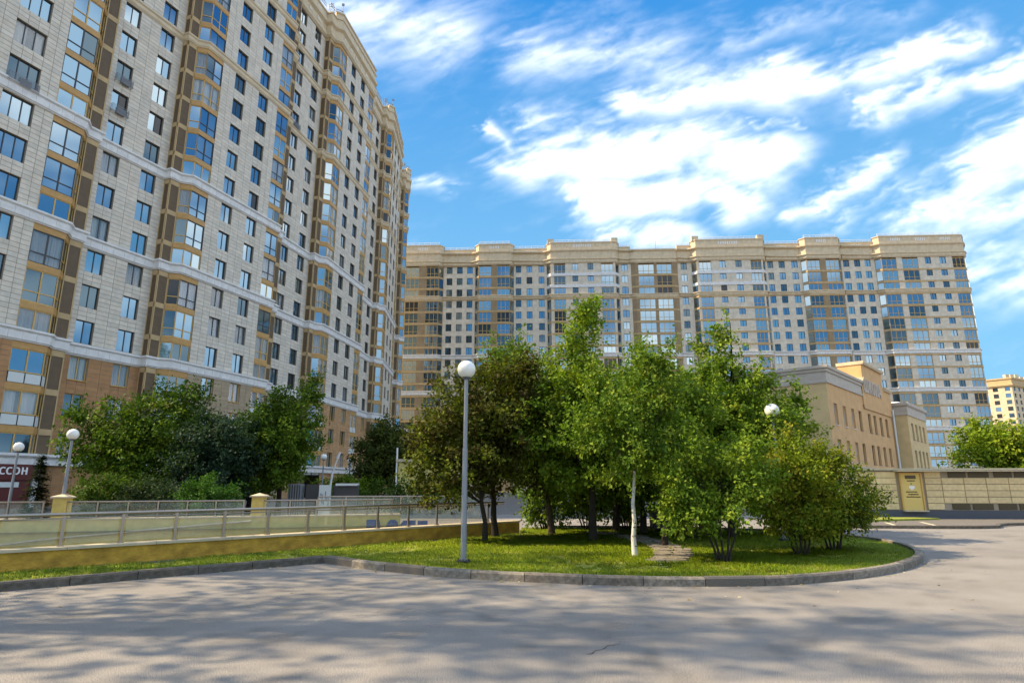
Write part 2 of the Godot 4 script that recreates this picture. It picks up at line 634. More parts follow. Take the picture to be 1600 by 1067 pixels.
# the curved block along the courtyard: four and a half sections, each turned a little against the last
func courtyard_block() -> void:
	var b := thing("apartment_block", "tall beige stone apartment block with white belt courses, blue bay windows and brown lower floors", "building")
	var s1_end := Vector2(-34.82, 45.89)
	var sections := []
	var t1 := bearing(21.0)
	sections.append({"a": s1_end - t1 * 13.6, "b": s1_end, "near": true})
	var t2 := bearing(18.6)
	var a2 := Vector2(-30.83, 55.52)
	sections.append({"a": a2, "b": a2 + t2 * 12.55, "near": true})
	var a3 := Vector2(-24.37, 77.86)
	var b3 := a3 + bearing(9.0) * 12.55
	sections.append({"a": a3, "b": b3, "near": false})
	var a4 := b3 + bearing(5.8) * 10.5
	var b4 := a4 + bearing(-2.5) * 12.55
	sections.append({"a": a4, "b": b4, "near": false})
	var a5 := b4 + bearing(-0.8) * 10.5
	sections.append({"a": a5, "b": a5 + bearing(-14.0) * 12.55, "near": false})
	# wall segments: kind, ends, section
	var segs := []
	var path := PackedVector2Array()
	for i in sections.size():
		var s: Dictionary = sections[i]
		var t: Vector2 = (s.b - s.a).normalized()
		if i > 0:
			var e: Vector2 = sections[i - 1].b
			var r: Vector2 = (s.a - e).normalized()
			var n := right_of(r)
			var q := [e, e + r * 0.7 - n * 0.75, e + r * 1.75 - n * 0.75, e + r * 1.75 - n * 1.5, s.a - r * 1.75 - n * 1.5, s.a - r * 1.75 - n * 0.75, s.a - r * 0.7 - n * 0.75, s.a]
			var kinds := ["angle", "brown", "brown", "recess", "brown", "brown", "angle"]
			for k in 7:
				segs.append({"kind": kinds[k], "a": q[k], "b": q[k + 1], "s": i})
			for k in range(1, 7):
				path.append(q[k])
		path.append(s.a)
		path.append(s.b)
		var g := 2.4 if i == 0 else 2.05
		if i > 0:
			segs.append({"kind": "glass", "a": s.a, "b": s.a + t * g, "s": i})
		segs.append({"kind": "stone", "a": s.a + (t * g if i > 0 else Vector2.ZERO), "b": s.b - t * g, "s": i})
		segs.append({"kind": "glass", "a": s.b - t * g, "b": s.b, "s": i})
	# stone walls, cladding tiles and windows
	var tiles := []
	var top := 62.7
	for sg in segs:
		var t: Vector2 = (sg.b - sg.a).normalized()
		var length: float = (sg.b - sg.a).length()
		if sg.kind == "stone" or sg.kind == "recess":
			var cols := []
			if sg.s == 0:
				cols = [[length - 3.6, length - 1.4, [0.33, 0.67]]]
			elif sg.kind == "recess":
				var m := (length - 5.08) / 2.0
				cols = [[m, m + 1.5, [0.5]], [m + 3.58, m + 5.08, [0.5]]]
			else:
				cols = [[1.78, 3.28, [0.5]], [5.36, 6.86, [0.5]]]
			var open := []
			for f in range(-3, 17):
				var z := 12.75 + FLOOR * f
				for c in cols:
					open.append([c[0], c[1], z, z + TILE_H * 5])
			var mb := MB.new()
			wall_sheet(mb, sg.a, sg.b, 0.0, top, open, 0.28)
			put("wall", mb, mats.mortar, b)
			for o in open:
				var mull: Array = [0.5]
				for c in cols:
					if c[0] == o[0]:
						mull = c[2]
				var low: bool = o[2] < 11.0
				add_window(b, "window", sg.a + t * ((o[0] + o[1]) / 2.0), t, o[2], o[1] - o[0], o[3] - o[2], mull, 0.0, mats.frame_gold if low else mats.frame_dark, [["curtain", 0.5], ["glass_deep", 0.8], ["glass_blue", 1.0]] if low else GLASS_MIX, sg.s < 3, low, 0.2, 0.06 if low else 0.05)
			# tile columns keep to the window edges
			var edges := [0.0]
			for c in cols:
				edges.append(c[0])
				edges.append(c[1])
			edges.append(length)
			for i in edges.size() - 1:
				var span: float = edges[i + 1] - edges[i]
				if span < 0.05:
					continue
				var count := maxi(1, int(round(span / 0.85)))
				for j in count:
					var x: float = edges[i] + span * (j + 0.5) / count
					var row := 0
					var z := 0.0
					while z < top - 0.1:
						var zc := z + TILE_H / 2
						var is_open := false
						if i % 2 == 1:
							var ph := fposmod(zc - 0.75, FLOOR)
							is_open = ph < TILE_H * 5 and zc > 3.7
						if not is_open:
							tiles.append([sg.a + t * x, t, zc, span / count - 0.03, zc < 11.8, z])
						z += TILE_H
						row += 1
		elif sg.kind == "brown":
			var mb := MB.new()
			wall_sheet(mb, sg.a, sg.b, 0.0, top, [], 0.1)
			put("brown_wall", mb, mats.brown_panel, b)
			var rails := MB.new()
			for f in range(-2, 18):
				var z := 11.2 + FLOOR * f
				sweep(rails, PackedVector2Array([sg.a, sg.b]), [Vector2(0, z), Vector2(0.05, z), Vector2(0.05, z + 0.45), Vector2(0, z + 0.45)])
			for p in [sg.a + t * 0.05, sg.b - t * 0.05]:
				rails.box(on_wall(p + right_of(t) * 0.02, t, 33.0), Vector3(0.08, 59.0, 0.06))
			put("panel_frame", rails, mats.stone_tan, b)
			if sg.s < 3:
				var slats := MB.new()
				for f in range(-2, 17):
					var z0 := 11.65 + FLOOR * f
					for k in 17:
						slats.box(on_wall((sg.a + sg.b) / 2.0 + right_of(t) * 0.008, t, z0 + 0.1 + k * 0.15), Vector3(length - 0.2, 0.09, 0.02))
				var so := put("louvre_slats", slats, mats.brown_panel, b)
				so.set_meta("kind", "stuff")
		else:
			for f in range(-2, 18):
				var z := 11.2 + FLOOR * f
				var strips := MB.new()
				sweep(strips, PackedVector2Array([sg.a, sg.b]), [Vector2(-0.25, z), Vector2(0.0, z), Vector2(0.0, z + 0.5), Vector2(-0.25, z + 0.5)])
				put("spandrel", strips, mats.frame_tan, b)
			for f in range(-3, 17):
				var z := 11.7 + FLOOR * f
				var h := 2.5
				var tr := 0.8
				var fm: Material = mats.frame_gold
				if z < 11.0:
					# brown lower floors: white panels under the glass
					var w := (length - 0.1) / (2 if sg.kind == "glass" else 1)
					for k in (2 if sg.kind == "glass" else 1):
						part("white_panel", pane_mesh(w - 0.08, 0.72), mats.white_panel, b, on_wall(sg.a + t * (0.05 + w * (k + 0.5)) - right_of(t) * 0.03, t, z + 0.04))
					z += 0.8
					h = 1.7
					tr = 0.0
				elif f < 2 or sg.s > 1:
					fm = mats.frame_gold
				else:
					fm = mats.frame_dark if sg.kind == "glass" and f % 3 > 0 else mats.frame_gold
				if absf(z - 11.7) < 0.1 or absf(z - 20.7) < 0.1 or absf(z - 29.7) < 0.1:
					z += 0.95
					h = 1.55
					tr = 0.0
				add_window(b, "bay_window", (sg.a + sg.b) / 2.0, t, z, length, h, [0.5] if sg.kind == "glass" else [], tr, fm, [["curtain", 0.14], ["glass_blue", 0.62], ["glass_pale", 0.95], ["glass_deep", 1.0]] if f > 1 else [["curtain", 0.55], ["glass_deep", 0.75], ["glass_blue", 1.0]], sg.s < 3, false, 0.08, 0.08)
	# tiles: the nearest ones singly, the rest as one mass
	tiles.sort_custom(func(x, y): return x[0].length() + absf(x[2] - 19.0) * 0.7 < y[0].length() + absf(y[2] - 19.0) * 0.7)
	var mass := MB.new()
	var singles := 0
	for q in tiles:
		var tone := rng.randf_range(0.9, 1.05)
		var pink := rng.randf_range(-0.02, 0.02)
		var base := Color(0.785, 0.715, 0.60) if not q[4] else Color(0.50, 0.265, 0.115)
		if q[4] and q[0].x > -31.5:
			base = Color(0.48, 0.37, 0.24)
		if q[4] and q[0].y > 75.0:
			base = Color(0.58, 0.34, 0.16)
		var col := Color(base.r * (tone + pink), base.g * tone, base.b * (tone - pink))
		var at := on_wall(q[0] + right_of(q[1]) * 0.001, q[1], q[2])
		var seen_ := pixel_of(P(q[0], q[2] - EYE))
		if singles < 300 and q[2] > 4.0 and seen_.x > 2 and seen_.x < 320 and seen_.y > 5:
			singles += 1
			var key := "single tile %s %d" % [snappedf(q[3], 0.01), int(tone * 60) * 2 + (1 if q[4] else 0)]
			if not mesh_cache.has(key):
				var one := MB.new()
				one.col = col
				one.slab(Vector3(0, 0, 0.012), Vector3(q[3], TILE_H - 0.03, 0.024), 0.004)
				mesh_cache[key] = one.mesh()
			part("cladding_tile", mesh_cache[key], mats.tile, b, at)
		else:
			mass.col = col
			var hx: float = q[3] / 2
			var hy := TILE_H / 2 - 0.015
			var f := [at * Vector3(-hx, -hy, 0.024), at * Vector3(hx, -hy, 0.024), at * Vector3(hx, hy, 0.024), at * Vector3(-hx, hy, 0.024)]
			var g := [at * Vector3(-hx, -hy, 0), at * Vector3(hx, -hy, 0), at * Vector3(hx, hy, 0), at * Vector3(-hx, hy, 0)]
			mass.quad(f[0], f[1], f[2], f[3])
			for k in 4:
				mass.quad(g[k], g[(k + 1) % 4], f[(k + 1) % 4], f[k])
	put("cladding_tiles", mass, mats.tile, b).set_meta("kind", "stuff")
	# white belt courses with their panels
	for z in [11.7, 20.7, 29.7]:
		var mb := MB.new()
		sweep(mb, path, [Vector2(-0.3, z), Vector2(0.10, z), Vector2(0.10, z + 0.06), Vector2(0.16, z + 0.1), Vector2(0.16, z + 0.68), Vector2(0.24, z + 0.76), Vector2(0.30, z + 0.8), Vector2(0.30, z + 0.95), Vector2(-0.3, z + 0.98)])
		var belt := put("white_belt", mb, mats.band_white, b)
		for i in path.size() - 1:
			var t := (path[i + 1] - path[i]).normalized()
			var length := (path[i + 1] - path[i]).length()
			if path[i].y > 70.0 or length < 0.8:
				continue
			var count := maxi(1, int(round(length / 1.0)))
			for k in count:
				var w := length / count
				if path[i].y + w * k < 34.0:
					continue
				var one := "belt %s" % snappedf(w, 0.005)
				if not mesh_cache.has(one):
					var pm := MB.new()
					pm.slab(Vector3(0, 0, 0.012), Vector3(w - 0.02, 0.54, 0.03), 0.006)
					mesh_cache[one] = pm.mesh()
				part("belt_panel", mesh_cache[one], mats.band_white, belt, on_wall(path[i] + t * w * (k + 0.5) + right_of(t) * 0.16, t, z + 0.39))
	# tan belts and the crowning cornice
	for z in [44.7, 53.7, 56.7]:
		var mb := MB.new()
		sweep(mb, path, [Vector2(-0.3, z), Vector2(0.05, z), Vector2(0.16, z + 0.2), Vector2(0.16, z + 0.5), Vector2(0.26, z + 0.62), Vector2(0.26, z + 0.75), Vector2(-0.3, z + 0.78)])
		put("tan_belt", mb, mats.stone_cream, b)
	var cor := MB.new()
	sweep(cor, path, [Vector2(-0.5, 62.7), Vector2(0.1, 62.7), Vector2(0.35, 63.0), Vector2(0.35, 63.45), Vector2(0.1, 63.5), Vector2(0.1, 64.6), Vector2(0.45, 64.9), Vector2(0.45, 65.35), Vector2(0.15, 65.4), Vector2(0.15, 66.5), Vector2(0.28, 66.55), Vector2(0.28, 66.75), Vector2(-0.5, 66.75)])
	put("cornice", cor, mats.stone_cream, b)
	for i in sections.size():
		var t: Vector2 = (sections[i].b - sections[i].a).normalized()
		var n := right_of(t)
		var pp := PackedVector2Array([sections[i].a - t * 0.7 - n * 0.75, sections[i].a, sections[i].b, sections[i].b + t * 0.7 - n * 0.75])
		var pm := MB.new()
		sweep(pm, pp, [Vector2(0.1, 66.7), Vector2(0.1, 67.45), Vector2(0.26, 67.55), Vector2(0.26, 67.75), Vector2(-0.5, 67.75), Vector2(-0.5, 66.7)])
		put("parapet", pm, mats.stone_cream, b)
	var joints := MB.new()
	for z in [63.5, 65.4]:
		for i in path.size() - 1:
			var t := (path[i + 1] - path[i]).normalized()
			var length := (path[i + 1] - path[i]).length()
			if length > 3.0:
				for k in int(length / 2.0):
					joints.box(on_wall(path[i] + t * (1.0 + k * 2.0) + right_of(t) * 0.15, t, z + 0.55), Vector3(0.9, 0.5, 0.08))
	put("parapet_panels", joints, mats.stone, b).set_meta("kind", "stuff")
	# shop base: white cornice and dark ground-floor front under the first section
	var sb := MB.new()
	sweep(sb, path, [Vector2(-0.3, 3.0), Vector2(0.35, 3.0), Vector2(0.35, 3.35), Vector2(0.2, 3.45), Vector2(0.5, 3.6), Vector2(0.5, 3.78), Vector2(-0.3, 3.8)])
	put("shop_cornice", sb, mats.band_white, b)
	# roof, back and ends close the block
	var back := PackedVector2Array()
	var outline := path.duplicate()
	for i in range(path.size() - 1, -1, -1):
		if i % 6 == 1 or i == path.size() - 1 or i == 0:
			var t := (path[mini(i + 1, path.size() - 1)] - path[maxi(i - 1, 0)]).normalized()
			back.append(path[i] - right_of(t) * 17.0)
	outline.append_array(back)
	var roof := MB.new()
	roof.prism(outline, 66.2, 66.2)
	put("roof", roof, mats.mortar, b)
	var rear := MB.new()
	var ends := PackedVector2Array([path[path.size() - 1]])
	ends.append_array(back)
	ends.append(path[0])
	for i in ends.size() - 1:
		wall_sheet(rear, ends[i], ends[i + 1], 0.0, 66.75, [], 0.1)
	put("rear_wall", rear, mats.stone, b)
	# roof rail and masts
	var rail := MB.new()
	for i in path.size() - 1:
		var a := path[i] - right_of((path[i + 1] - path[i]).normalized()) * 0.3
		var e := path[i + 1] - right_of((path[i + 1] - path[i]).normalized()) * 0.3
		var length := (e - a).length()
		for z in [68.1, 68.5]:
			rail.tube(P(a, z), P(e, z), 0.05, 0.05, 5)
		for k in maxi(1, int(length / 1.6)) + 1:
			var p := a.lerp(e, float(k) / maxi(1, int(length / 1.6)))
			rail.tube(P(p, 66.7), P(p, 68.5), 0.04, 0.04, 5)
	put("roof_rail", rail, mats.pole_grey, b)
	for p in [Vector2(-24.6, 78.2), Vector2(-21.6, 101.4)]:
		var m := MB.new()
		m.tube(P(p, 66.7), P(p, 69.6), 0.06, 0.04, 6)
		m.cube(P(p, 69.7), Vector3(0.35, 0.3, 0.2))
		put("roof_mast", m, mats.pole_grey, b)
	# satellite and air-conditioning boxes under some windows
	for q in [[0, 7, 0.0], [3, 9, 1.0], [3, 8, 1.0], [6, 12, 1.0]]:
		var sgs := segs.filter(func(z): return z.kind == "stone" or z.kind == "recess")
		var sg: Dictionary = sgs[0] if q[2] < 0.5 else sgs[1 if q[0] == 3 else 3]
		var t: Vector2 = (sg.b - sg.a).normalized()
		var ln: float = (sg.b - sg.a).length()
		var x: float = ln - 2.5 if q[2] < 0.5 else (ln - 5.08) / 2.0 + 0.75
		var cw := 2.1 if q[2] < 0.5 else 1.5
		var cage := MB.new()
		for k in 6:
			cage.cube(Vector3(0, 0.06 + k * 0.13, 0.36), Vector3(cw, 0.035, 0.03))
			for sx in [-1.0, 1.0]:
				cage.cube(Vector3(sx * cw / 2, 0.06 + k * 0.13, 0.18), Vector3(0.03, 0.035, 0.36))
		cage.cube(Vector3(0.1, 0.35, 0.18), Vector3(0.8, 0.55, 0.28))
		put("air_conditioner_cage", cage, mats.pole_grey, b, on_wall(sg.a + t * x, t, 12.75 + FLOOR * (q[1] - 1) - 0.35))
	shop_front()


func shop_front() -> void:
	var t := bearing(21.0)
	var e := Vector2(-34.82, 45.89)
	var s := thing("shop_front", "dark red shop front with white lettering under the apartment block", "shop front", P(e + right_of(t) * 0.4, 0.0))
	s.rotation.y = 0.0
	var at := on_wall(Vector2.ZERO, t, 0.0)
	var mb := MB.new()
	mb.box(at * Transform3D(Basis(), Vector3(-4.0, 1.5, 0.0)), Vector3(8.0, 3.0, 0.3))
	put("front_panel", mb, mats.shop_red, s)
	var fas := MB.new()
	fas.box(at * Transform3D(Basis(), Vector3(-4.0, 2.35, 0.2)), Vector3(8.0, 0.85, 0.12))
	put("fascia", fas, mats.shop_red, s)
	var dr := MB.new()
	dr.box(at * Transform3D(Basis(), Vector3(-3.2, 0.95, 0.17)), Vector3(1.0, 1.9, 0.06))
	put("door", dr, mats.glass_dark, s)
	var pl := MB.new()
	pl.box(at * Transform3D(Basis(), Vector3(-1.4, 1.6, 0.17)), Vector3(1.3, 0.35, 0.05))
	put("plate", pl, mats.white_panel, s)
	var col := MB.new()
	col.box(at * Transform3D(Basis(), Vector3(0.35, 1.0, 0.05)), Vector3(0.4, 2.0, 0.4))
	put("column", col, mats.band_white, s)
	lettering(s, "РОССОН", 0.5, mats.white, at * Transform3D(Basis(), Vector3(-1.75, 2.12, 0.27)), 0.05)


func lettering(parent: Node, text: String, size: float, m: Material, at: Transform3D, depth := 0.02) -> void:
	var tm := TextMesh.new()
	var f := SystemFont.new()
	f.font_names = PackedStringArray(["Droid Sans"])
	f.font_weight = 700
	tm.font = f
	tm.text = text
	tm.font_size = 64
	tm.pixel_size = size / 46.0
	tm.depth = depth
	tm.vertical_alignment = VERTICAL_ALIGNMENT_BOTTOM
	part("lettering", tm, m, parent, at)


# the long straight block closing the view
func long_block() -> void:
	var b := thing("apartment_block", "long beige apartment block with rows of blue bay windows and a stepped parapet", "building")
	var A := Vector2(-25.3, 152.0)
	var B := Vector2(110.0, 144.6)
	var dir := (B - A).normalized()
	var n := right_of(dir)
	var base := 1.9
	var href := 46.5 - EYE
	# distance along the facade of a photograph column, read at the level of the upper belt
	var s_of := func(x: float) -> float:
		var k := (x - 800.0) / FOCAL
		var cp := cos(deg_to_rad(PITCH))
		var sp := sin(deg_to_rad(PITCH))
		return (k * (A.y * cp + href * sp) - A.x) / (dir.x - k * dir.y * cp)
	var items := []   # kind, px0, px1, out, windows / glass list
	items.append(["wall", 560.0, 628.0, 0.0, [[580, 590], [606, 616]]])
	items.append(["twin", 628.0, 692.0, 1.2, [[631, 655], [666, 688]]])
	items.append(["wall", 692.0, 742.0, 0.0, [[697, 706], [713, 722], [729, 738]]])
	items.append(["twin", 742.0, 803.0, 1.2, [[746, 768], [777, 799]]])
	items.append(["wall", 803.0, 855.0, 0.0, [[806, 814.5], [823, 832], [842, 851]]])
	items.append(["block", 855.0, 969.0, 1.3, [[866, 884], [940, 959]], [[895, 904], [919, 928]]])
	items.append(["wall", 969.0, 988.0, 0.0, [[973, 983]]])
	items.append(["big", 988.0, 1062.0, 0.5, [[999, 1024], [1028, 1052]]])
	items.append(["wall", 1062.0, 1084.0, 0.0, [[1067, 1076.5]]])
	items.append(["block", 1084.0, 1201.0, 1.3, [[1094, 1113], [1175, 1192]], [[1126, 1135.5], [1151, 1161]]])
	items.append(["wall", 1201.0, 1257.0, 0.0, [[1204, 1213], [1222, 1231.5], [1242, 1252]]])
	items.append(["twin", 1257.0, 1321.0, 1.2, [[1261, 1284], [1293, 1317]]])
	items.append(["wall", 1321.0, 1374.0, 0.0, [[1324, 1333.5], [1341.5, 1351], [1358, 1367.5]]])
	items.append(["end", 1374.0, 1518.0, 1.2, [[1379, 1404], [1413, 1438], [1492, 1512]], [[1449, 1458.5], [1472, 1482]]])
	var top := 53.5 + base
	var at := func(s: float, out: float) -> Vector2: return A + dir * s + n * out
	var path := PackedVector2Array()
	var raised := []
	var ch := 1.0
	for it in items:
		var s0: float = s_of.call(it[1])
		var s1: float = s_of.call(it[2])
		var out: float = it[3]
		var glass: Array = [] if it[0] == "wall" else it[4]
		var wins: Array = it[4] if it[0] == "wall" else (it[5] if it.size() > 5 else [])
		var p0: Vector2 = at.call(s0, out)
		var p1: Vector2 = at.call(s1, out)
		if out > 0.0:
			p0 = at.call(s0 + ch, out)
			p1 = at.call(s1 - ch, out)
			path.append_array([at.call(s0, 0.0), p0, p1, at.call(s1, 0.0)])
		else:
			path.append_array([p0, p1])
		var w0 := s0 + (ch if out > 0.0 else 0.0)
		# stone face, with the glazed bays and windows cut out
		var open := []
		var f0 := -3 if it[0] == "end" else 0
		for f in range(f0, 14):
			var z := 12.75 + base + FLOOR * f
			for w in wins:
				open.append([s_of.call(w[0]) - w0, s_of.call(w[1]) - w0, z, z + 1.8])
		for g in glass:
			open.append([maxf(s_of.call(g[0]) - w0, 0.05), minf(s_of.call(g[1]) - w0, (p1 - p0).length() - 0.05), 12.6 + base + FLOOR * f0, top])
		var mb := MB.new()
		wall_sheet(mb, p0, p1, 0.0, top, open, 0.3)
		var stone: bool = it[0] in ["wall"] or wins.size() > 0
		put("wall", mb, mats.stone if stone else mats.brown_wall_long, b)
		if out > 0.0:
			for side in [[at.call(s0, 0.0), p0], [p1, at.call(s1, 0.0)]]:
				var sm := MB.new()
				wall_sheet(sm, side[0], side[1], 0.0, top, [], 0.1)
				put("bay_side", sm, mats.brown_wall_long, b)
				if it[0] in ["twin", "end", "block"]:
					var st: Vector2 = (side[1] - side[0]).normalized()
					for f in range(1, 14):
						var z := 11.8 + base + FLOOR * f
						part("side_pane", pane_mesh((side[1] - side[0]).length() - 0.3, 2.3), mats[["glass_pale", "glass_blue", "glass_pale"][rng.randi() % 3]], b, on_wall((side[0] + side[1]) / 2.0 + right_of(st) * 0.03, st, z))
		for o in open:
			if o[3] - o[2] < 3.0:
				add_window(b, "window", p0 + dir * ((o[0] + o[1]) / 2.0), dir, o[2], o[1] - o[0], 1.8, [0.5], 0.0, mats.frame_dark, [["glass_blue", 0.5], ["glass_deep", 0.78], ["glass_pale", 1.0]], false, false, 0.2, 0.07)
			else:
				for f in range(f0, 14):
					var z := 11.7 + base + FLOOR * f
					var h := 2.5
					if f == 0 or f == 3 or f == 6:
						z += 0.95
						h = 1.55
					add_window(b, "bay_window", p0 + dir * ((o[0] + o[1]) / 2.0), dir, z, o[1] - o[0], h, [0.33, 0.67], 0.8 if h > 2 else 0.0, mats.frame_gold, [["glass_blue", 0.5], ["glass_pale", 0.92], ["glass_deep", 1.0]], false, false, 0.15, 0.09)
		if glass:
			var strips := MB.new()
			for f in range(f0 + 1, 14):
				var z := 11.2 + base + FLOOR * f
				sweep(strips, PackedVector2Array([at.call(s0, 0.0), p0, p1, at.call(s1, 0.0)] if out > 0.0 else [p0, p1]), [Vector2(-0.3, z), Vector2(0.06, z), Vector2(0.06, z + 0.42), Vector2(-0.3, z + 0.42)])
				put("spandrel", strips, mats.stone_tan, b)
				strips = MB.new()
		if it[0] == "block":
			for z in [47.2 + base, 50.2 + base]:
				var wb := MB.new()
				sweep(wb, PackedVector2Array([at.call(s0, 0.0), p0, p1, at.call(s1, 0.0)]), [Vector2(-0.2, z), Vector2(0.14, z), Vector2(0.14, z + 0.75), Vector2(-0.2, z + 0.8)])
				put("white_belt", wb, mats.band_white, b)
		# parapet: higher over what stands out
		var hi := 61.0 if out > 0.0 else 60.0
		if it[0] == "big":
			hi = 58.9
		raised.append([PackedVector2Array([at.call(s0, 0.0), p0, p1, at.call(s1, 0.0)] if out > 0.0 else [p0, p1]), hi, it[0]])
	for z in [11.7, 20.7, 29.7]:
		var mb := MB.new()
		sweep(mb, path, [Vector2(-0.3, z + base), Vector2(0.12, z + base), Vector2(0.12, z + base + 0.65), Vector2(0.3, z + base + 0.75), Vector2(0.3, z + base + 0.95), Vector2(-0.3, z + base + 0.98)])
		put("white_belt", mb, mats.band_white, b)
	var tb := MB.new()
	var zb := 44.6 + base
	sweep(tb, path, [Vector2(-0.3, zb), Vector2(0.05, zb), Vector2(0.2, zb + 0.3), Vector2(0.2, zb + 0.6), Vector2(0.35, zb + 0.75), Vector2(0.35, zb + 0.95), Vector2(-0.3, zb + 1.0)])
	put("tan_belt", tb, mats.stone_cream, b)
	var c := MB.new()
	sweep(c, path, [Vector2(-0.5, top), Vector2(0.1, top), Vector2(0.3, top + 0.3), Vector2(0.3, top + 0.9), Vector2(0.5, top + 1.0), Vector2(0.5, top + 1.2), Vector2(0.12, top + 1.25), Vector2(0.12, top + 3.0), Vector2(0.45, top + 3.3), Vector2(0.45, top + 3.6), Vector2(-0.5, top + 3.65)])
	put("cornice", c, mats.stone_cream, b)
	var vents := MB.new()
	for r in raised:
		var mb := MB.new()
		sweep(mb, r[0], [Vector2(0.05, top + 3.5), Vector2(0.05, r[1] - 0.3), Vector2(0.22, r[1] - 0.2), Vector2(0.22, r[1]), Vector2(-0.6, r[1]), Vector2(-0.6, top + 3.4)])
		put("parapet", mb, mats.stone_cream, b)
		var rp: PackedVector2Array = r[0]
		var e0: Vector2 = rp[1] if rp.size() > 2 else rp[0]
		var e1: Vector2 = rp[2] if rp.size() > 2 else rp[1]
		if r[2] != "big" and (e1 - e0).length() > 4.0:
			var mids := [0.5]
			if r[2] == "block":
				mids = [0.42, 0.56]
			if r[2] == "end":
				mids = [0.2, 0.5, 0.8]
			for f in mids:
				for k in 6:
					vents.box(on_wall(e0.lerp(e1, f) + dir * (k - 2.5) * 0.42 + n * 0.07, dir, r[1] - 0.95), Vector3(0.2, 0.75, 0.08))
		# roof rail
		var rail := MB.new()
		for z in [0.4, 0.8]:
			rail.tube(P(e0 - n * 0.4, r[1] + z), P(e1 - n * 0.4, r[1] + z), 0.05, 0.05, 5)
		for k in int((e1 - e0).length() / 1.5) + 1:
			var p := e0 + dir * k * 1.5 - n * 0.4
			rail.tube(P(p, r[1] - 0.05), P(p, r[1] + 0.8), 0.05, 0.05, 5)
		put("roof_rail", rail, mats.frame_white, b)
		if r[2] == "block":
			for p in [e0 - n * 0.8, e1 - n * 0.8]:
				var m := MB.new()
				m.cube(P(p, r[1] + 0.5), Vector3(1.6, 1.2, 1.2))
				put("chimney", m, mats.stone_cream, b)
	put("vent_slots", vents, mats.white, b).set_meta("kind", "stuff")
	for x in [752.0, 870.0, 1030.0, 1210.0, 1375.0]:
		var m := MB.new()
		var p: Vector2 = at.call(s_of.call(x), -1.0)
		m.tube(P(p, 59.0), P(p, 63.0), 0.07, 0.04, 6)
		put("roof_mast", m, mats.pole_grey, b)
	# body
	var s_end: float = s_of.call(1518.0)
	var s_beg: float = s_of.call(560.0)
	var body := MB.new()
	body.prism(PackedVector2Array([at.call(s_beg, -0.6), at.call(s_end, -0.6), at.call(s_end, -16.0), at.call(s_beg, -16.0)]), 0.0, 58.7)
	put("body", body, mats.stone, b)
	var eb := MB.new()
	wall_sheet(eb, at.call(s_end, 0.0), at.call(s_end, -16.0), 0.0, 59.0, [], 0.1)
	put("end_wall", eb, mats.brown_wall_long, b)


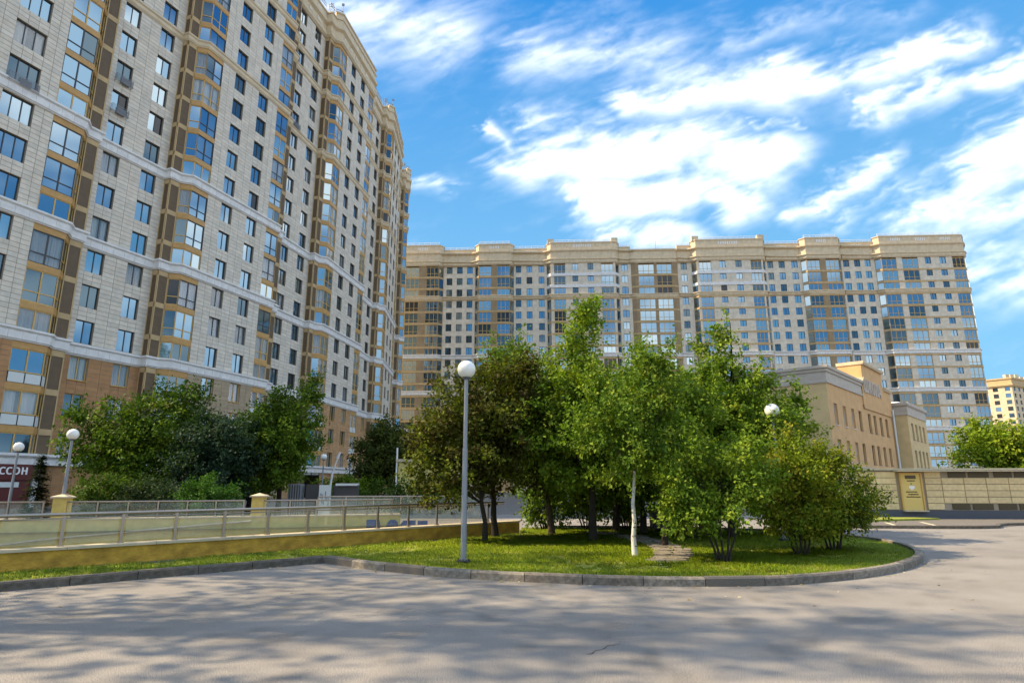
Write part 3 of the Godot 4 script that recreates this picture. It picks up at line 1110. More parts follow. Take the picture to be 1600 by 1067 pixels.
# the low orange building with tall windows, and its second wing
func school() -> void:
	var b := thing("school_building", "low orange and cream building with rows of tall narrow windows and letters on its gable", "building")
	var C := Vector2(29.4, 58.0)
	var t := bearing(42.0)
	var l := bearing(-48.0)
	var n := right_of(t)
	# left face runs from far end to the corner
	var L0 := C + l * 22.0
	var wl := MB.new()
	var lo := []
	for k in 4:
		var s := 2.6 + k * 5.0
		for z in [3.6, 7.0]:
			lo.append([22.0 - s - 1.6, 22.0 - s, z, z + 2.0])
	wall_sheet(wl, L0, C, 0.0, 10.9, lo, 0.25)
	put("wall", wl, mats.school_yellow, b)
	for o in lo:
		add_window(b, "window", L0 + (C - L0).normalized() * (o[0] + o[1]) / 2.0, (C - L0).normalized(), o[2], 1.6, 2.0, [0.5], 0.0, mats.frame_dark, [["glass_deep", 0.6], ["glass_dark", 1.0]], false, true, 0.2, 0.06)
	# right face: four pairs of narrow windows, then the gabled middle
	var ro := []
	for s in [1.6, 4.6, 7.6, 10.4, 14.2, 16.6, 19.4, 22.2]:
		for z in [3.7, 7.1]:
			ro.append([s, s + (1.1 if s < 14 else 1.2), z, z + 2.05])
	var R1 := C + t * 26.0
	var wr := MB.new()
	wall_sheet(wr, C, R1, 0.0, 10.9, ro, 0.3)
	put("wall", wr, mats.school_orange, b)
	for o in ro:
		add_window(b, "window", C + t * (o[0] + o[1]) / 2.0, t, o[2], o[1] - o[0], 2.05, [0.35], 0.0, mats.frame_white if o[0] < 9 else mats.frame_dark, [["glass_deep", 0.5], ["glass_dark", 1.0]], false, true, 0.24, 0.06)
	# grey cornice on the corner block
	var path := PackedVector2Array([L0, C, C + t * 12.6])
	var c := MB.new()
	sweep(c, path, [Vector2(-0.3, 10.9), Vector2(0.12, 10.9), Vector2(0.12, 11.1), Vector2(0.04, 11.15), Vector2(0.04, 11.9), Vector2(0.16, 12.0), Vector2(0.16, 12.2), Vector2(0.3, 12.3), Vector2(0.3, 12.55), Vector2(-0.4, 12.6)])
	put("cornice", c, mats.school_grey, b)
	# gabled middle with stepped parapet, a little proud
	var g := MB.new()
	var G0 := C + t * 12.65 + n * 0.12
	var G1 := C + t * 26.0 + n * 0.12
	var gl := (G1 - G0).length()
	wall_sheet(g, G0, G1, 9.6, 12.6, [], 0.1)
	wall_sheet(g, G0 + t * 0.6, G0 + t * 9.8, 12.6, 14.6, [], 0.1)
	put("gable", g, mats.school_orange, b)
	var g2 := MB.new()
	g2.box(on_wall(G0 + t * 5.2 - n * 1.21, t, 13.6), Vector3(9.2, 2.0, 2.4))
	g2.box(on_wall(G0 + t * gl / 2 - n * 1.21, t, 11.3), Vector3(gl - 0.01, 2.6, 2.4))
	put("gable_body", g2, mats.school_orange, b)
	var gc := MB.new()
	sweep(gc, PackedVector2Array([G0 + t * 0.5, G0 + t * 9.9]), [Vector2(-2.5, 14.5), Vector2(0.2, 14.5), Vector2(0.3, 14.7), Vector2(0.3, 14.85), Vector2(-2.5, 14.85)])
	sweep(gc, PackedVector2Array([G0 + t * 9.9, G1]), [Vector2(-2.5, 12.5), Vector2(0.15, 12.5), Vector2(0.3, 12.75), Vector2(0.3, 12.95), Vector2(-2.5, 12.95)])
	sweep(gc, PackedVector2Array([G0 - t * 0.05, G0 + t * 0.55]), [Vector2(-2.5, 12.5), Vector2(0.15, 12.5), Vector2(0.3, 12.95), Vector2(-2.5, 12.95)])
	put("coping", gc, mats.stone_cream, b)
	lettering(b, "ШКОЛА", 1.5, mats.school_grey, on_wall(C + t * 17.0 + n * 0.16, t, 10.9), 0.12)
	# belts above the ground floor
	var belt := MB.new()
	sweep(belt, PackedVector2Array([L0, C, R1]), [Vector2(-0.2, 2.5), Vector2(0.3, 2.5), Vector2(0.3, 2.9), Vector2(0.15, 3.0), Vector2(0.35, 3.1), Vector2(0.35, 3.3), Vector2(-0.2, 3.35)])
	put("ground_floor_belt", belt, mats.school_grey, b)
	var signs := MB.new()
	signs.box(on_wall(C + t * 21.5 + n * 0.5, t, 2.75), Vector3(4.0, 0.75, 0.1))
	put("sign_board", signs, mats.white_panel, b)
	var pipe := MB.new()
	var pp := C + t * 25.6 + n * 0.25
	pipe.tube(P(pp, 0), P(pp, 10.5), 0.12, 0.12, 8)
	put("drain_pipe", pipe, mats.white_panel, b)
	# second wing, standing forward
	var D0 := R1 + t * 0.8
	var D1 := D0 + n * 1.5
	var D2 := D1 + t * 12.0
	var w2 := MB.new()
	wall_sheet(w2, D0, D1, 0.0, 10.0, [], 0.1)
	put("wing_wall", w2, mats.school_yellow, b)
	var wo := []
	for s in [1.8, 4.2, 6.6, 9.0]:
		for z in [3.7, 7.0]:
			wo.append([s, s + 1.2, z, z + 2.0])
	var w3 := MB.new()
	wall_sheet(w3, D1, D2, 0.0, 10.0, wo, 0.3)
	put("wing_wall", w3, mats.school_yellow, b)
	for o in wo:
		add_window(b, "window", D1 + t * (o[0] + o[1]) / 2.0, t, o[2], 1.2, 2.0, [0.5], 0.0, mats.frame_dark, [["glass_deep", 0.5], ["glass_dark", 1.0]], false, true, 0.24, 0.06)
	var c2 := MB.new()
	sweep(c2, PackedVector2Array([D0, D1, D2]), [Vector2(-0.3, 9.9), Vector2(0.1, 9.9), Vector2(0.1, 10.9), Vector2(0.3, 11.1), Vector2(0.3, 11.45), Vector2(-0.4, 11.5)])
	put("cornice", c2, mats.school_grey, b)
	var belt2 := MB.new()
	sweep(belt2, PackedVector2Array([D0, D1, D2]), [Vector2(-0.2, 2.5), Vector2(0.3, 2.5), Vector2(0.3, 3.0), Vector2(0.45, 3.1), Vector2(0.45, 3.3), Vector2(-0.2, 3.35)])
	put("ground_floor_belt", belt2, mats.school_grey, b)
	var s2 := MB.new()
	s2.box(on_wall(D1 + t * 6.0 + n * 0.5, t, 2.7), Vector3(4.0, 0.8, 0.1))
	put("sign_board", s2, mats.white_panel, b)
	# roofs and hidden sides
	var body := MB.new()
	var bk := -n * 16.0
	body.prism(PackedVector2Array([L0 + l * 0.0 - n * 0.0 + t * 0.3, C + l * 0.3 + t * 0.3, R1 + l * 0.3, R1 + l * 15.0, L0 + t * 15.0]), 0.0, 12.0)
	body.prism(PackedVector2Array([D0 + t * 0.3, D1 + t * 0.3 - n * 0.35, D2 - n * 0.35, D2 + bk, D0 + bk + t * 0.3]), 0.0, 11.2)
	put("body", body, mats.school_grey, b)
	var dish := MB.new()
	dish.ball(P(D1 + t * 5.0 - n * 2.0, 11.6), Vector3(1.1, 0.55, 1.1), 14, 8)
	put("roof_vent", dish, mats.white, b)


func far_blocks() -> void:
	var b := thing("apartment_block", "distant cream apartment tower lit by the sun beyond the trees", "building")
	var A := Vector2(241.5, 300.0)
	var t := bearing(60.0)
	var n := right_of(t)
	var B := A + t * 40.0
	var F0 := A + bearing(-40.0) * 14.0
	var open := []
	for f in 14:
		for k in 8:
			open.append([1.5 + k * 4.8, 3.6 + k * 4.8, 4.0 + f * 3.2, 6.0 + f * 3.2])
	for q in [[F0, A], [A, B]]:
		var mb := MB.new()
		var ln: float = (q[1] - q[0]).length()
		var op := open.filter(func(o): return o[1] < ln - 0.5)
		wall_sheet(mb, q[0], q[1], 0.0, 48.0, op, 0.4)
		put("wall", mb, mats.stone_cream, b)
		var tt: Vector2 = (q[1] - q[0]).normalized()
		for o in op:
			if o[2] > 18.0:
				part("window", pane_mesh(2.1, 2.0), mats[["glass_deep", "glass_blue", "glass_dark"][rng.randi() % 3]], b, on_wall(q[0] + tt * (o[0] + o[1]) / 2.0 - right_of(tt) * 0.3, tt, o[2]))
	var c := MB.new()
	sweep(c, PackedVector2Array([F0, A, B]), [Vector2(-0.5, 47.5), Vector2(0.3, 47.5), Vector2(0.8, 48.2), Vector2(0.8, 49.0), Vector2(0.3, 49.2), Vector2(0.3, 51.0), Vector2(0.7, 51.3), Vector2(0.7, 52.0), Vector2(-0.5, 52.0)])
	put("cornice", c, mats.stone_tan, b)
	for k in 7:
		var m := MB.new()
		m.cube(P(A + t * (1.0 + k * 5.0) - n * 2.0, 52.8), Vector3(1.8, 1.8 + (k % 3) * 0.8, 1.8))
		put("chimney", m, mats.stone_cream, b)
	var body := MB.new()
	body.prism(PackedVector2Array([F0 + bearing(60) * 0.6, A + t * 0.4 - n * 0.6, B - n * 0.6, B - n * 20.0, F0 + t * 20.0]), 0.0, 51.5)
	put("body", body, mats.stone_cream, b)
	var f := thing("apartment_block", "sliver of a pale far tower between the two larger blocks", "building", P(Vector2(267.0, 345.0), 0.0))
	var mb := MB.new()
	mb.cube(Vector3(0, 20, 0), Vector3(9, 40, 9))
	put("wall", mb, mats.white_panel, f)
	for k in 8:
		part("window", pane_mesh(2.4, 2.0), mats.glass_blue, f, Transform3D(Basis(), Vector3(-2.2 + (k % 2) * 4.4, 18.0 + (k / 2) * 5.0, 4.52)))


# ---------------------------------------------------------------- ground, kerb, lawn, road
var lawn_poly := PackedVector2Array()
var kerb_line := PackedVector2Array()


func smooth_line(pts: Array, step := 0.5) -> PackedVector2Array:
	var c := Curve2D.new()
	for i in pts.size():
		var p: Vector2 = pts[i]
		var a: Vector2 = pts[maxi(i - 1, 0)]
		var b: Vector2 = pts[mini(i + 1, pts.size() - 1)]
		var tan_ := (b - a) / 6.0
		c.add_point(p, -tan_, tan_)
	c.bake_interval = 0.05
	var out := PackedVector2Array()
	var n := int(c.get_baked_length() / step)
	for i in n + 1:
		out.append(c.sample_baked(c.get_baked_length() * i / n))
	return out


const NEAR_WALL_A := Vector2(-13.25, 8.4)
const NEAR_WALL_B := Vector2(0.25, 21.9)
const FAR_WALL := [Vector2(-21.0, 21.5), Vector2(-16.3, 23.0), Vector2(-10.0, 25.0), Vector2(-4.6, 26.8)]


func grounds() -> void:
	# ramp pit left open in the ground
	var hole := PackedVector2Array([Vector2(-13.7, 8.85), Vector2(-0.2, 22.35), Vector2(-4.6, 26.6), Vector2(-10.0, 24.8), Vector2(-16.3, 22.8), Vector2(-21.0, 21.3)])
	var mid := Vector2(-11.0, 19.0)
	var g := MB.new()
	for i in hole.size():
		var a := hole[i]
		var b := hole[(i + 1) % hole.size()]
		var ao := mid + (a - mid).normalized() * 900.0
		var bo := mid + (b - mid).normalized() * 900.0
		if Geometry2D.is_polygon_clockwise(PackedVector2Array([a, b, bo, ao])):
			g.quad(P(a, 0), P(ao, 0), P(bo, 0), P(b, 0))
		else:
			g.quad(P(a, 0), P(b, 0), P(bo, 0), P(ao, 0))
	structure("ground", g, mats.asphalt_far, "wide asphalt ground of the courtyard around the buildings", "ground")
	# the road in front: fine grid with stains
	var stain := FastNoiseLite.new()
	stain.frequency = 0.35
	stain.fractal_octaves = 5
	stain.seed = 8
	var road := MB.new()
	var nx := 220
	var nd := 170
	var col_at := func(x: float, d: float) -> Color:
		var s := stain.get_noise_2d(x, d) * 0.16 + stain.get_noise_2d(x * 5.0, d * 5.0 + 40.0) * 0.10
		var spot := smoothstep(0.28, 0.42, stain.get_noise_2d(x * 2.2 + 90.0, d * 2.2)) * 0.22
		var v := 0.45 * (1.0 + s * 1.4 - spot)
		return Color(v * 1.045, v * 0.97, v * 0.875)
	var xs := []
	var ds := []
	for i in nx + 1:
		var f := float(i) / nx * 2.0 - 1.0
		xs.append(f * 8.0 + f * f * f * 32.0)
	for j in nd + 1:
		ds.append(-8.0 + 44.0 * pow(float(j) / nd, 1.25))
	for i in nx:
		for j in nd:
			var ctr := Vector2((xs[i] + xs[i + 1]) / 2, (ds[j] + ds[j + 1]) / 2)
			if ctr.x < -1.0 and ctr.y > ctr.x + 21.0:
				continue
			var a := Vector3(xs[i], 0.004, -ds[j])
			var b := Vector3(xs[i + 1], 0.004, -ds[j])
			var c := Vector3(xs[i + 1], 0.004, -ds[j + 1])
			var e := Vector3(xs[i], 0.004, -ds[j + 1])
			var ca: Color = col_at.call(a.x, -a.z)
			var cb: Color = col_at.call(b.x, -b.z)
			var cc: Color = col_at.call(c.x, -c.z)
			var ce: Color = col_at.call(e.x, -e.z)
			for q in [[a, ca], [c, cc], [b, cb], [a, ca], [e, ce], [c, cc]]:
				road.v.append(q[0])
				road.n.append(Vector3.UP)
				road.c.append(q[1])
	structure("road", road, mats.asphalt, "worn grey asphalt drive curving round the planted island", "road")
	# cracks in the asphalt
	var crack := MB.new()
	for s in [[Vector2(0.75, 6.75), Vector2(1.15, 7.2)]]:
		var last: Vector2 = s[0]
		for k in range(1, 13):
			var p: Vector2 = s[0].lerp(s[1], k / 12.0) + Vector2(rng.randf_range(-0.025, 0.025), rng.randf_range(-0.025, 0.025))
			var nrm := right_of((p - last).normalized()) * rng.randf_range(0.002, 0.007)
			crack.quad(P(last + nrm, 0.008), P(p + nrm, 0.008), P(p - nrm, 0.008), P(last - nrm, 0.008))
			last = p
	structure("road_cracks", crack, mats.ink, "thin dark cracks running through the grey asphalt", "crack")
	# kerb line: left run to the inner corner, then the curve round the island
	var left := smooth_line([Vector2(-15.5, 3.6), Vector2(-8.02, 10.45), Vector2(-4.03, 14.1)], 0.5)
	var round_ := smooth_line([Vector2(-4.03, 14.1), Vector2(-2.6, 12.9), Vector2(-0.86, 11.85), Vector2(1.6, 11.08), Vector2(4.0, 10.98), Vector2(5.54, 11.5), Vector2(6.87, 12.28), Vector2(8.02, 13.27), Vector2(8.93, 14.33), Vector2(9.68, 15.58), Vector2(10.2, 16.91), Vector2(10.5, 18.3), Vector2(10.3, 19.9), Vector2(8.6, 22.5), Vector2(5.0, 24.0), Vector2(1.2, 24.3)], 0.5)
	var kerb := Node3D.new()
	kerb.name = numbered("kerb")
	add_child(kerb)
	kerb.set_meta("kind", "structure")
	kerb.set_meta("label", "raised kerb of grey concrete stones edging the lawn")
	kerb.set_meta("category", "kerb")
	var run := 0
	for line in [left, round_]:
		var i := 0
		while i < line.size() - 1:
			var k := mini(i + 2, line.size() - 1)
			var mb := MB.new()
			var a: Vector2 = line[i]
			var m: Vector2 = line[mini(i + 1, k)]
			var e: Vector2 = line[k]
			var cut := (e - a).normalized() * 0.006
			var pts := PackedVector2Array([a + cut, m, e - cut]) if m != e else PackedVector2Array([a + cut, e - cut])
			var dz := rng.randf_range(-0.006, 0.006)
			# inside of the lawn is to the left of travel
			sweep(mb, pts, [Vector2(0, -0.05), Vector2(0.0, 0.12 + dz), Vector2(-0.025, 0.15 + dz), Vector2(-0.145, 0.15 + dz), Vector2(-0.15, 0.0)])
			var stone := part("kerb_stone", mb.mesh(), [mats.concrete, mats.concrete_worn, mats.concrete_pale][rng.randi() % 3] if run > 0 else mats.kerb_dark, kerb)  # left run: shade of its side turned from the sun put into darker stone
			i = k
		run += 1
	kerb_line = left.duplicate()
	kerb_line.append_array(round_.slice(1))
	lawn_poly = kerb_line.duplicate()
	lawn_poly.append(Vector2(0.3, 24.3))
	lawn_poly.append(Vector2(0.2, 22.0))
	lawn_poly.append(NEAR_WALL_B + Vector2(0.05, -0.05))
	lawn_poly.append(NEAR_WALL_A + Vector2(0.05, -0.05))
	var lawn := MB.new()
	var inner := Geometry2D.offset_polygon(lawn_poly, -0.1)
	lawn_poly = inner[0]
	lawn.prism(lawn_poly, 0.0, 0.05)
	structure("lawn", lawn, mats.soil, "green lawn on the kerbed island under the trees", "lawn")
	grass_on_lawn()
	stepping_path()
	fallen_leaves()
	# strip of grass and the parking bay before the block wall
	var bay := MB.new()
	bay.prism(PackedVector2Array([Vector2(13.0, 25.0), Vector2(18.2, 24.7), Vector2(20.8, 26.6), Vector2(30.0, 26.9), Vector2(30.0, 30.5), Vector2(12.5, 31.2)]), 0.0, 0.02)
	structure("parking_bay", bay, mats.asphalt_far, "grey parking bay in front of the block wall", "pavement")
	var strip := MB.new()
	strip.prism(PackedVector2Array([Vector2(13.2, 28.6), Vector2(16.0, 28.9), Vector2(20.0, 30.4), Vector2(19.0, 31.2), Vector2(13.5, 31.4)]), 0.0, 0.10)
	structure("grass_verge", strip, mats.soil, "narrow green verge at the foot of the block wall", "verge")
	for q in [[Vector2(16.2, 28.2), Vector2(14.95, 24.9)], [Vector2(17.9, 28.5), Vector2(16.75, 25.4)]]:
		var mb := MB.new()
		var nrm := right_of((q[1] - q[0]).normalized()) * 0.07
		mb.quad(P(q[0] - nrm, 0.026), P(q[1] - nrm, 0.026), P(q[1] + nrm, 0.026), P(q[0] + nrm, 0.026))
		structure("bay_marking", mb, mats.line_cream, "cream painted line of the parking bay", "marking").set_meta("group", "painted bay lines")
	var kb := Node3D.new()
	kb.name = numbered("kerb")
	add_child(kb)
	kb.set_meta("kind", "structure")
	kb.set_meta("label", "low dark kerb along the parking bay by the block wall")
	kb.set_meta("category", "kerb")
	var line2 := smooth_line([Vector2(12.6, 24.9), Vector2(18.0, 24.55), Vector2(20.8, 26.45), Vector2(31.0, 26.75)], 1.0)
	for i in line2.size() - 1:
		var mb := MB.new()
		var cut := (line2[i + 1] - line2[i]).normalized() * 0.008
		sweep(mb, PackedVector2Array([line2[i] + cut, line2[i + 1] - cut]), [Vector2(0, -0.05), Vector2(0, 0.11), Vector2(-0.14, 0.13), Vector2(-0.15, 0)])
		put("kerb_stone", mb, mats.kerb_dark, kb)


func stepping_path() -> void:
	var o := Node3D.new()
	o.name = numbered("path")
	add_child(o)
	o.set_meta("kind", "structure")
	o.set_meta("label", "worn stepping path of uneven flat stones across the lawn")
	o.set_meta("category", "path")
	var line := smooth_line([Vector2(3.3, 14.0), Vector2(3.75, 15.2), Vector2(4.0, 16.4), Vector2(4.0, 17.6), Vector2(3.9, 18.8), Vector2(3.6, 20.2), Vector2(3.0, 21.8)], 0.42)
	for p in line:
		for side in [-0.24, 0.22]:
			var c: Vector2 = p + Vector2(side + rng.randf_range(-0.06, 0.06), rng.randf_range(-0.06, 0.06))
			var pts := PackedVector2Array()
			for k in 7:
				var a := TAU * k / 7.0 + rng.randf_range(-0.25, 0.25)
				pts.append(c + Vector2(cos(a) * 0.25, sin(a) * 0.21) * rng.randf_range(0.85, 1.1))
			var mb := MB.new()
			mb.prism(pts, 0.03, 0.085 + rng.randf_range(0.0, 0.015))
			put("path_stone", mb, mats.concrete_pale, o)


func grass_on_lawn() -> void:
	# tufts of blades, thicker near the kerb
	var tuft := MB.new()
	var r := RandomNumberGenerator.new()
	r.seed = 5
	for k in 11:
		var a := r.randf() * TAU
		var root := Vector3(r.randf_range(-0.05, 0.05), 0, r.randf_range(-0.05, 0.05))
		var lean := Vector3(cos(a), 0, sin(a)) * r.randf_range(0.01, 0.05)
		var h := r.randf_range(0.025, 0.06)
		var side := Vector3(-sin(a), 0, cos(a)) * 0.004
		var m := root + lean * 0.4 + Vector3.UP * h * 0.6
		var nn := (Vector3(cos(a), 0.9, sin(a))).normalized()
		tuft.tri(root - side, root + side, m + side * 0.8, nn)
		tuft.tri(root - side, m + side * 0.8, m - side * 0.8, nn)
		tuft.tri(m - side * 0.8, m + side * 0.8, root + lean + Vector3.UP * h, nn)
	var mesh := tuft.mesh()
	mesh.surface_set_material(0, mats.grass)
	var spots := []
	var cols := []
	var worn := FastNoiseLite.new()
	worn.frequency = 0.5
	worn.fractal_octaves = 3
	worn.seed = 31
	r.seed = 9
	var path := [Vector2(3.3, 14.0), Vector2(3.75, 15.2), Vector2(4.0, 16.4), Vector2(4.0, 17.6), Vector2(3.9, 18.8), Vector2(3.6, 20.2)]
	var tries := 0
	while spots.size() < 52000 and tries < 200000:
		tries += 1
		var d := 5.0 + 19.5 * pow(r.randf(), 1.3)
		var x := r.randf_range(-13.0, 10.6)
		var p := Vector2(x, d)
		if not Geometry2D.is_point_in_polygon(p, lawn_poly):
			continue
		var w := worn.get_noise_2dv(p)
		var near_path := 9.0
		for i in path.size() - 1:
			near_path = minf(near_path, seg_dist(p, path[i], path[i + 1]))
		if near_path < 0.4 and r.randf() < 0.93:
			continue
		if w < -0.25 and r.randf() < 0.75:
			continue
		if absf(p.x - 1.9) < 1.2 and absf(p.y - 12.7) < 0.5 and r.randf() < 0.6:
			continue
		var s := r.randf_range(0.7, 1.25) * (1.0 + 0.5 * maxf(w, 0.0))
		var b := Basis(Vector3.UP, r.randf() * TAU).scaled(Vector3(s, s * r.randf_range(0.75, 1.3), s))
		spots.append(Transform3D(b, P(p, 0.048)))
		var dry := clampf(r.randf() * r.randf() * 1.2 + maxf(-w, 0.0) * 0.5, 0.0, 1.0)
		var g := Color(0.33, 0.50, 0.01).lerp(Color(0.50, 0.46, 0.05), dry * 0.8)
		var tone := r.randf_range(0.75, 1.2)
		cols.append(Color(g.r * tone, g.g * tone, g.b * tone))
	var mm := MultiMesh.new()
	mm.transform_format = MultiMesh.TRANSFORM_3D
	mm.use_colors = true
	mm.mesh = mesh
	mm.instance_count = spots.size()
	for i in spots.size():
		mm.set_instance_transform(i, spots[i])
		mm.set_instance_color(i, cols[i])
	var o := MultiMeshInstance3D.new()
	o.name = "grass"
	o.multimesh = mm
	o.material_override = mats.grass
	o.set_meta("kind", "stuff")
	o.set_meta("label", "short sunlit grass blades covering the island lawn")
	o.set_meta("category", "grass")
	add_child(o)


func fallen_leaves() -> void:
	var one := MB.new()
	one.quad(Vector3(-0.02, 0.004, 0), Vector3(0, 0.0, 0.035), Vector3(0.02, 0.008, 0.003), Vector3(0, 0.002, -0.03))
	var r := RandomNumberGenerator.new()
	r.seed = 71
	var mm := MultiMesh.new()
	mm.transform_format = MultiMesh.TRANSFORM_3D
	mm.use_colors = true
	mm.mesh = one.mesh()
	var spots := []
	for k in 1500:
		var p := Vector2(r.randf_range(-12, 10), r.randf_range(9.0, 22.0))
		if Geometry2D.is_point_in_polygon(p, lawn_poly):
			spots.append(P(p, 0.075))
		elif r.randf() < 0.12 and p.y < 15.0 and p.y < p.x + 18.0:
			spots.append(P(p, 0.008))
	for k in 260:
		var i := r.randi() % (kerb_line.size() - 1)
		var a := kerb_line[i].lerp(kerb_line[i + 1], r.randf())
		spots.append(P(a + right_of((kerb_line[i + 1] - kerb_line[i]).normalized()) * (0.02 + 0.25 * r.randf() * r.randf()), 0.008))
	mm.instance_count = spots.size()
	for i in spots.size():
		var sc := r.randf_range(0.6, 1.3)
		mm.set_instance_transform(i, Transform3D(Basis.from_euler(Vector3(r.randf_range(-0.3, 0.3), r.randf() * TAU, r.randf_range(-0.3, 0.3))).scaled(Vector3.ONE * sc), spots[i]))
		mm.set_instance_color(i, [Color(0.32, 0.24, 0.06), Color(0.22, 0.13, 0.05), Color(0.42, 0.36, 0.12), Color(0.5, 0.46, 0.3)][r.randi() % 4])
	var o := MultiMeshInstance3D.new()
	o.name = "fallen_leaves"
	o.multimesh = mm
	o.material_override = mats.grass
	o.set_meta("kind", "stuff")
	o.set_meta("label", "scattered dry fallen leaves on the lawn and along the kerb")
	o.set_meta("category", "leaves")
	add_child(o)


# ---------------------------------------------------------------- ramp walls and railings
func ramp() -> void:
	var t := (NEAR_WALL_B - NEAR_WALL_A).normalized()
	var length := (NEAR_WALL_B - NEAR_WALL_A).length()
	var w := thing("ramp_wall", "low golden yellow ramp wall with stone coping beside the lawn", "wall")
	var mb := MB.new()
	mb.box(on_wall((NEAR_WALL_A + NEAR_WALL_B) / 2.0 - right_of(t) * 0.15, t, -0.85), Vector3(length, 2.5, 0.3))
	put("wall", mb, mats.yellow_wall, w)
	var n := 12
	for k in n:
		var cm := MB.new()
		var l := length / n
		cm.box(on_wall(NEAR_WALL_A + t * (l * (k + 0.5)) - right_of(t) * 0.15, t, 0.425), Vector3(l - 0.012, 0.05, 0.4))
		put("coping_stone", cm, mats.cap_stone, w)
	var foot := MB.new()
	foot.box(on_wall((NEAR_WALL_A + NEAR_WALL_B) / 2.0 + right_of(t) * 0.16, t, 0.03), Vector3(length - 0.2, 0.06, 0.26))
	put("foot_slab", foot, mats.concrete, w)
	var rl := thing("railing", "steel post railing with clear glass panels on the golden yellow wall", "railing")
	var bars := MB.new()
	var c0 := NEAR_WALL_A - right_of(t) * 0.15
	bars.tube(P(c0, 1.06), P(c0 + t * (length - 0.6), 1.06), 0.035, 0.035, 10)
	put("handrail", bars, mats.steel, rl)
	var b2 := MB.new()
	b2.tube(P(c0, 0.985), P(c0 + t * (length - 0.6), 0.985), 0.014, 0.014, 6)
	put("glass_rail", b2, mats.steel, rl)
	var pm := MB.new()
	pm.cube(Vector3(0, 0.3, 0), Vector3(0.055, 0.6, 0.05))
	pm.cube(Vector3(0, 0.01, 0), Vector3(0.11, 0.02, 0.11))
	var pmesh := pm.mesh()
	var s := 1.05
	var posts := []
	while s < length - 0.5:
		posts.append(s)
		s += 1.045
	for q in posts:
		part("post", pmesh, mats.steel, rl, on_wall(c0 + t * q, t, 0.45))
	for i in posts.size() - 1:
		part("glass_panel", pane_mesh(0.9, 0.46), mats.rail_glass, rl, on_wall(c0 + t * (posts[i] + posts[i + 1]) / 2.0, t, 0.5))
	# far side of the ramp
	var fw := thing("ramp_wall", "pale yellow far wall of the ramp with two capped pillars", "wall")
	var fpath := PackedVector2Array(FAR_WALL)
	for i in fpath.size() - 1:
		var ft := (fpath[i + 1] - fpath[i]).normalized()
		var fl := (fpath[i + 1] - fpath[i]).length()
		var m := MB.new()
		m.box(on_wall((fpath[i] + fpath[i + 1]) / 2.0 - right_of(ft) * 0.15, ft, -1.3), Vector3(fl - 0.004, 3.4, 0.3))
		put("wall", m, mats.pale_yellow, fw)
		var cm := MB.new()
		cm.box(on_wall((fpath[i] + fpath[i + 1]) / 2.0 - right_of(ft) * 0.15, ft, 0.425), Vector3(fl - 0.01, 0.05, 0.4))
		put("coping_stone", cm, mats.cap_stone, fw)
	var pipe := MB.new()
	var last := Vector3.ZERO
	for k in 13:
		var f := k / 12.0
		var p: Vector2 = Vector2(-19.0, 22.1).lerp(Vector2(-16.3, 23.0), f / 0.35) if f < 0.35 else Vector2(-16.3, 23.0).lerp(Vector2(-10.0, 25.0), (f - 0.35) / 0.65)
		var hgt := lerpf(-0.62, 0.27, pow(f, 0.8))
		var q := P(p + Vector2(0.02, -0.12), hgt)
		if k > 0:
			pipe.tube(last, q, 0.035, 0.035, 8)
		last = q
	put("wall_pipe", pipe, mats.cap_stone, fw)
	for q in [Vector2(-16.2, 23.3), Vector2(-9.9, 25.3)]:
		var m := MB.new()
		m.cube(P(q, 0.18), Vector3(0.42, 1.96, 0.42))
		put("pillar", m, mats.pillar_yellow, fw)
		var cap := MB.new()
		cap.cube(P(q, 1.18), Vector3(0.56, 0.05, 0.56))
		for k in 4:
			var a := Vector3(0.28 if k == 0 or k == 3 else -0.28, 1.205, 0.28 if k < 2 else -0.28)
			var b := Vector3(0.28 if k == 3 or k == 2 else -0.28, 1.205, 0.28 if k == 0 or k == 3 else -0.28)
			cap.tri(P(q, 0) + b, P(q, 0) + a, P(q, 1.31), (Vector3(a.x + b.x, 0, a.z + b.z).normalized() * 0.35 + Vector3.UP).normalized())
		put("pillar_cap", cap, mats.cap_stone, fw)
	# blue letters standing on the inside of the far wall
	var sg := thing("painted_letters", "row of big blue letters painted on the far ramp wall", "lettering")
	var lt := (FAR_WALL[3] - FAR_WALL[2]).normalized() as Vector2
	var lp: Vector2 = Vector2(-5.9, 26.37)
	var shapes := [
		[Vector2(0, 0), Vector2(0.62, 0), Vector2(0.5, 0.42), Vector2(0, 0.42)],
		[Vector2(0.72, 0), Vector2(1.3, 0), Vector2(1.26, 0.3), Vector2(1.16, 0.4), Vector2(0.95, 0.4), Vector2(0.85, 0.28)],
		[Vector2(1.38, 0), Vector2(2.0, 0), Vector2(2.0, 0.36), Vector2(1.5, 0.36), Vector2(1.38, 0.24)],
		[Vector2(2.08, 0), Vector2(2.5, 0), Vector2(2.5, 0.34), Vector2(2.08, 0.34)],
	]
	for sh in shapes:
		var m := MB.new()
		var at := on_wall(lp + right_of(lt) * 0.02, lt, -0.18)
		var poly := PackedVector2Array(sh)
		var idx := Geometry2D.triangulate_polygon(poly)
		for i in range(0, idx.size(), 3):
			m.tri(at * Vector3(poly[idx[i]].x, poly[idx[i]].y, 0.012), at * Vector3(poly[idx[i + 1]].x, poly[idx[i + 1]].y, 0.012), at * Vector3(poly[idx[i + 2]].x, poly[idx[i + 2]].y, 0.012), at.basis.z)
		for i in poly.size():
			var a := poly[i]
			var b := poly[(i + 1) % poly.size()]
			m.quad(at * Vector3(a.x, a.y, 0), at * Vector3(b.x, b.y, 0), at * Vector3(b.x, b.y, 0.012), at * Vector3(a.x, a.y, 0.012))
		put("letter", m, mats.blue_paint, sg)
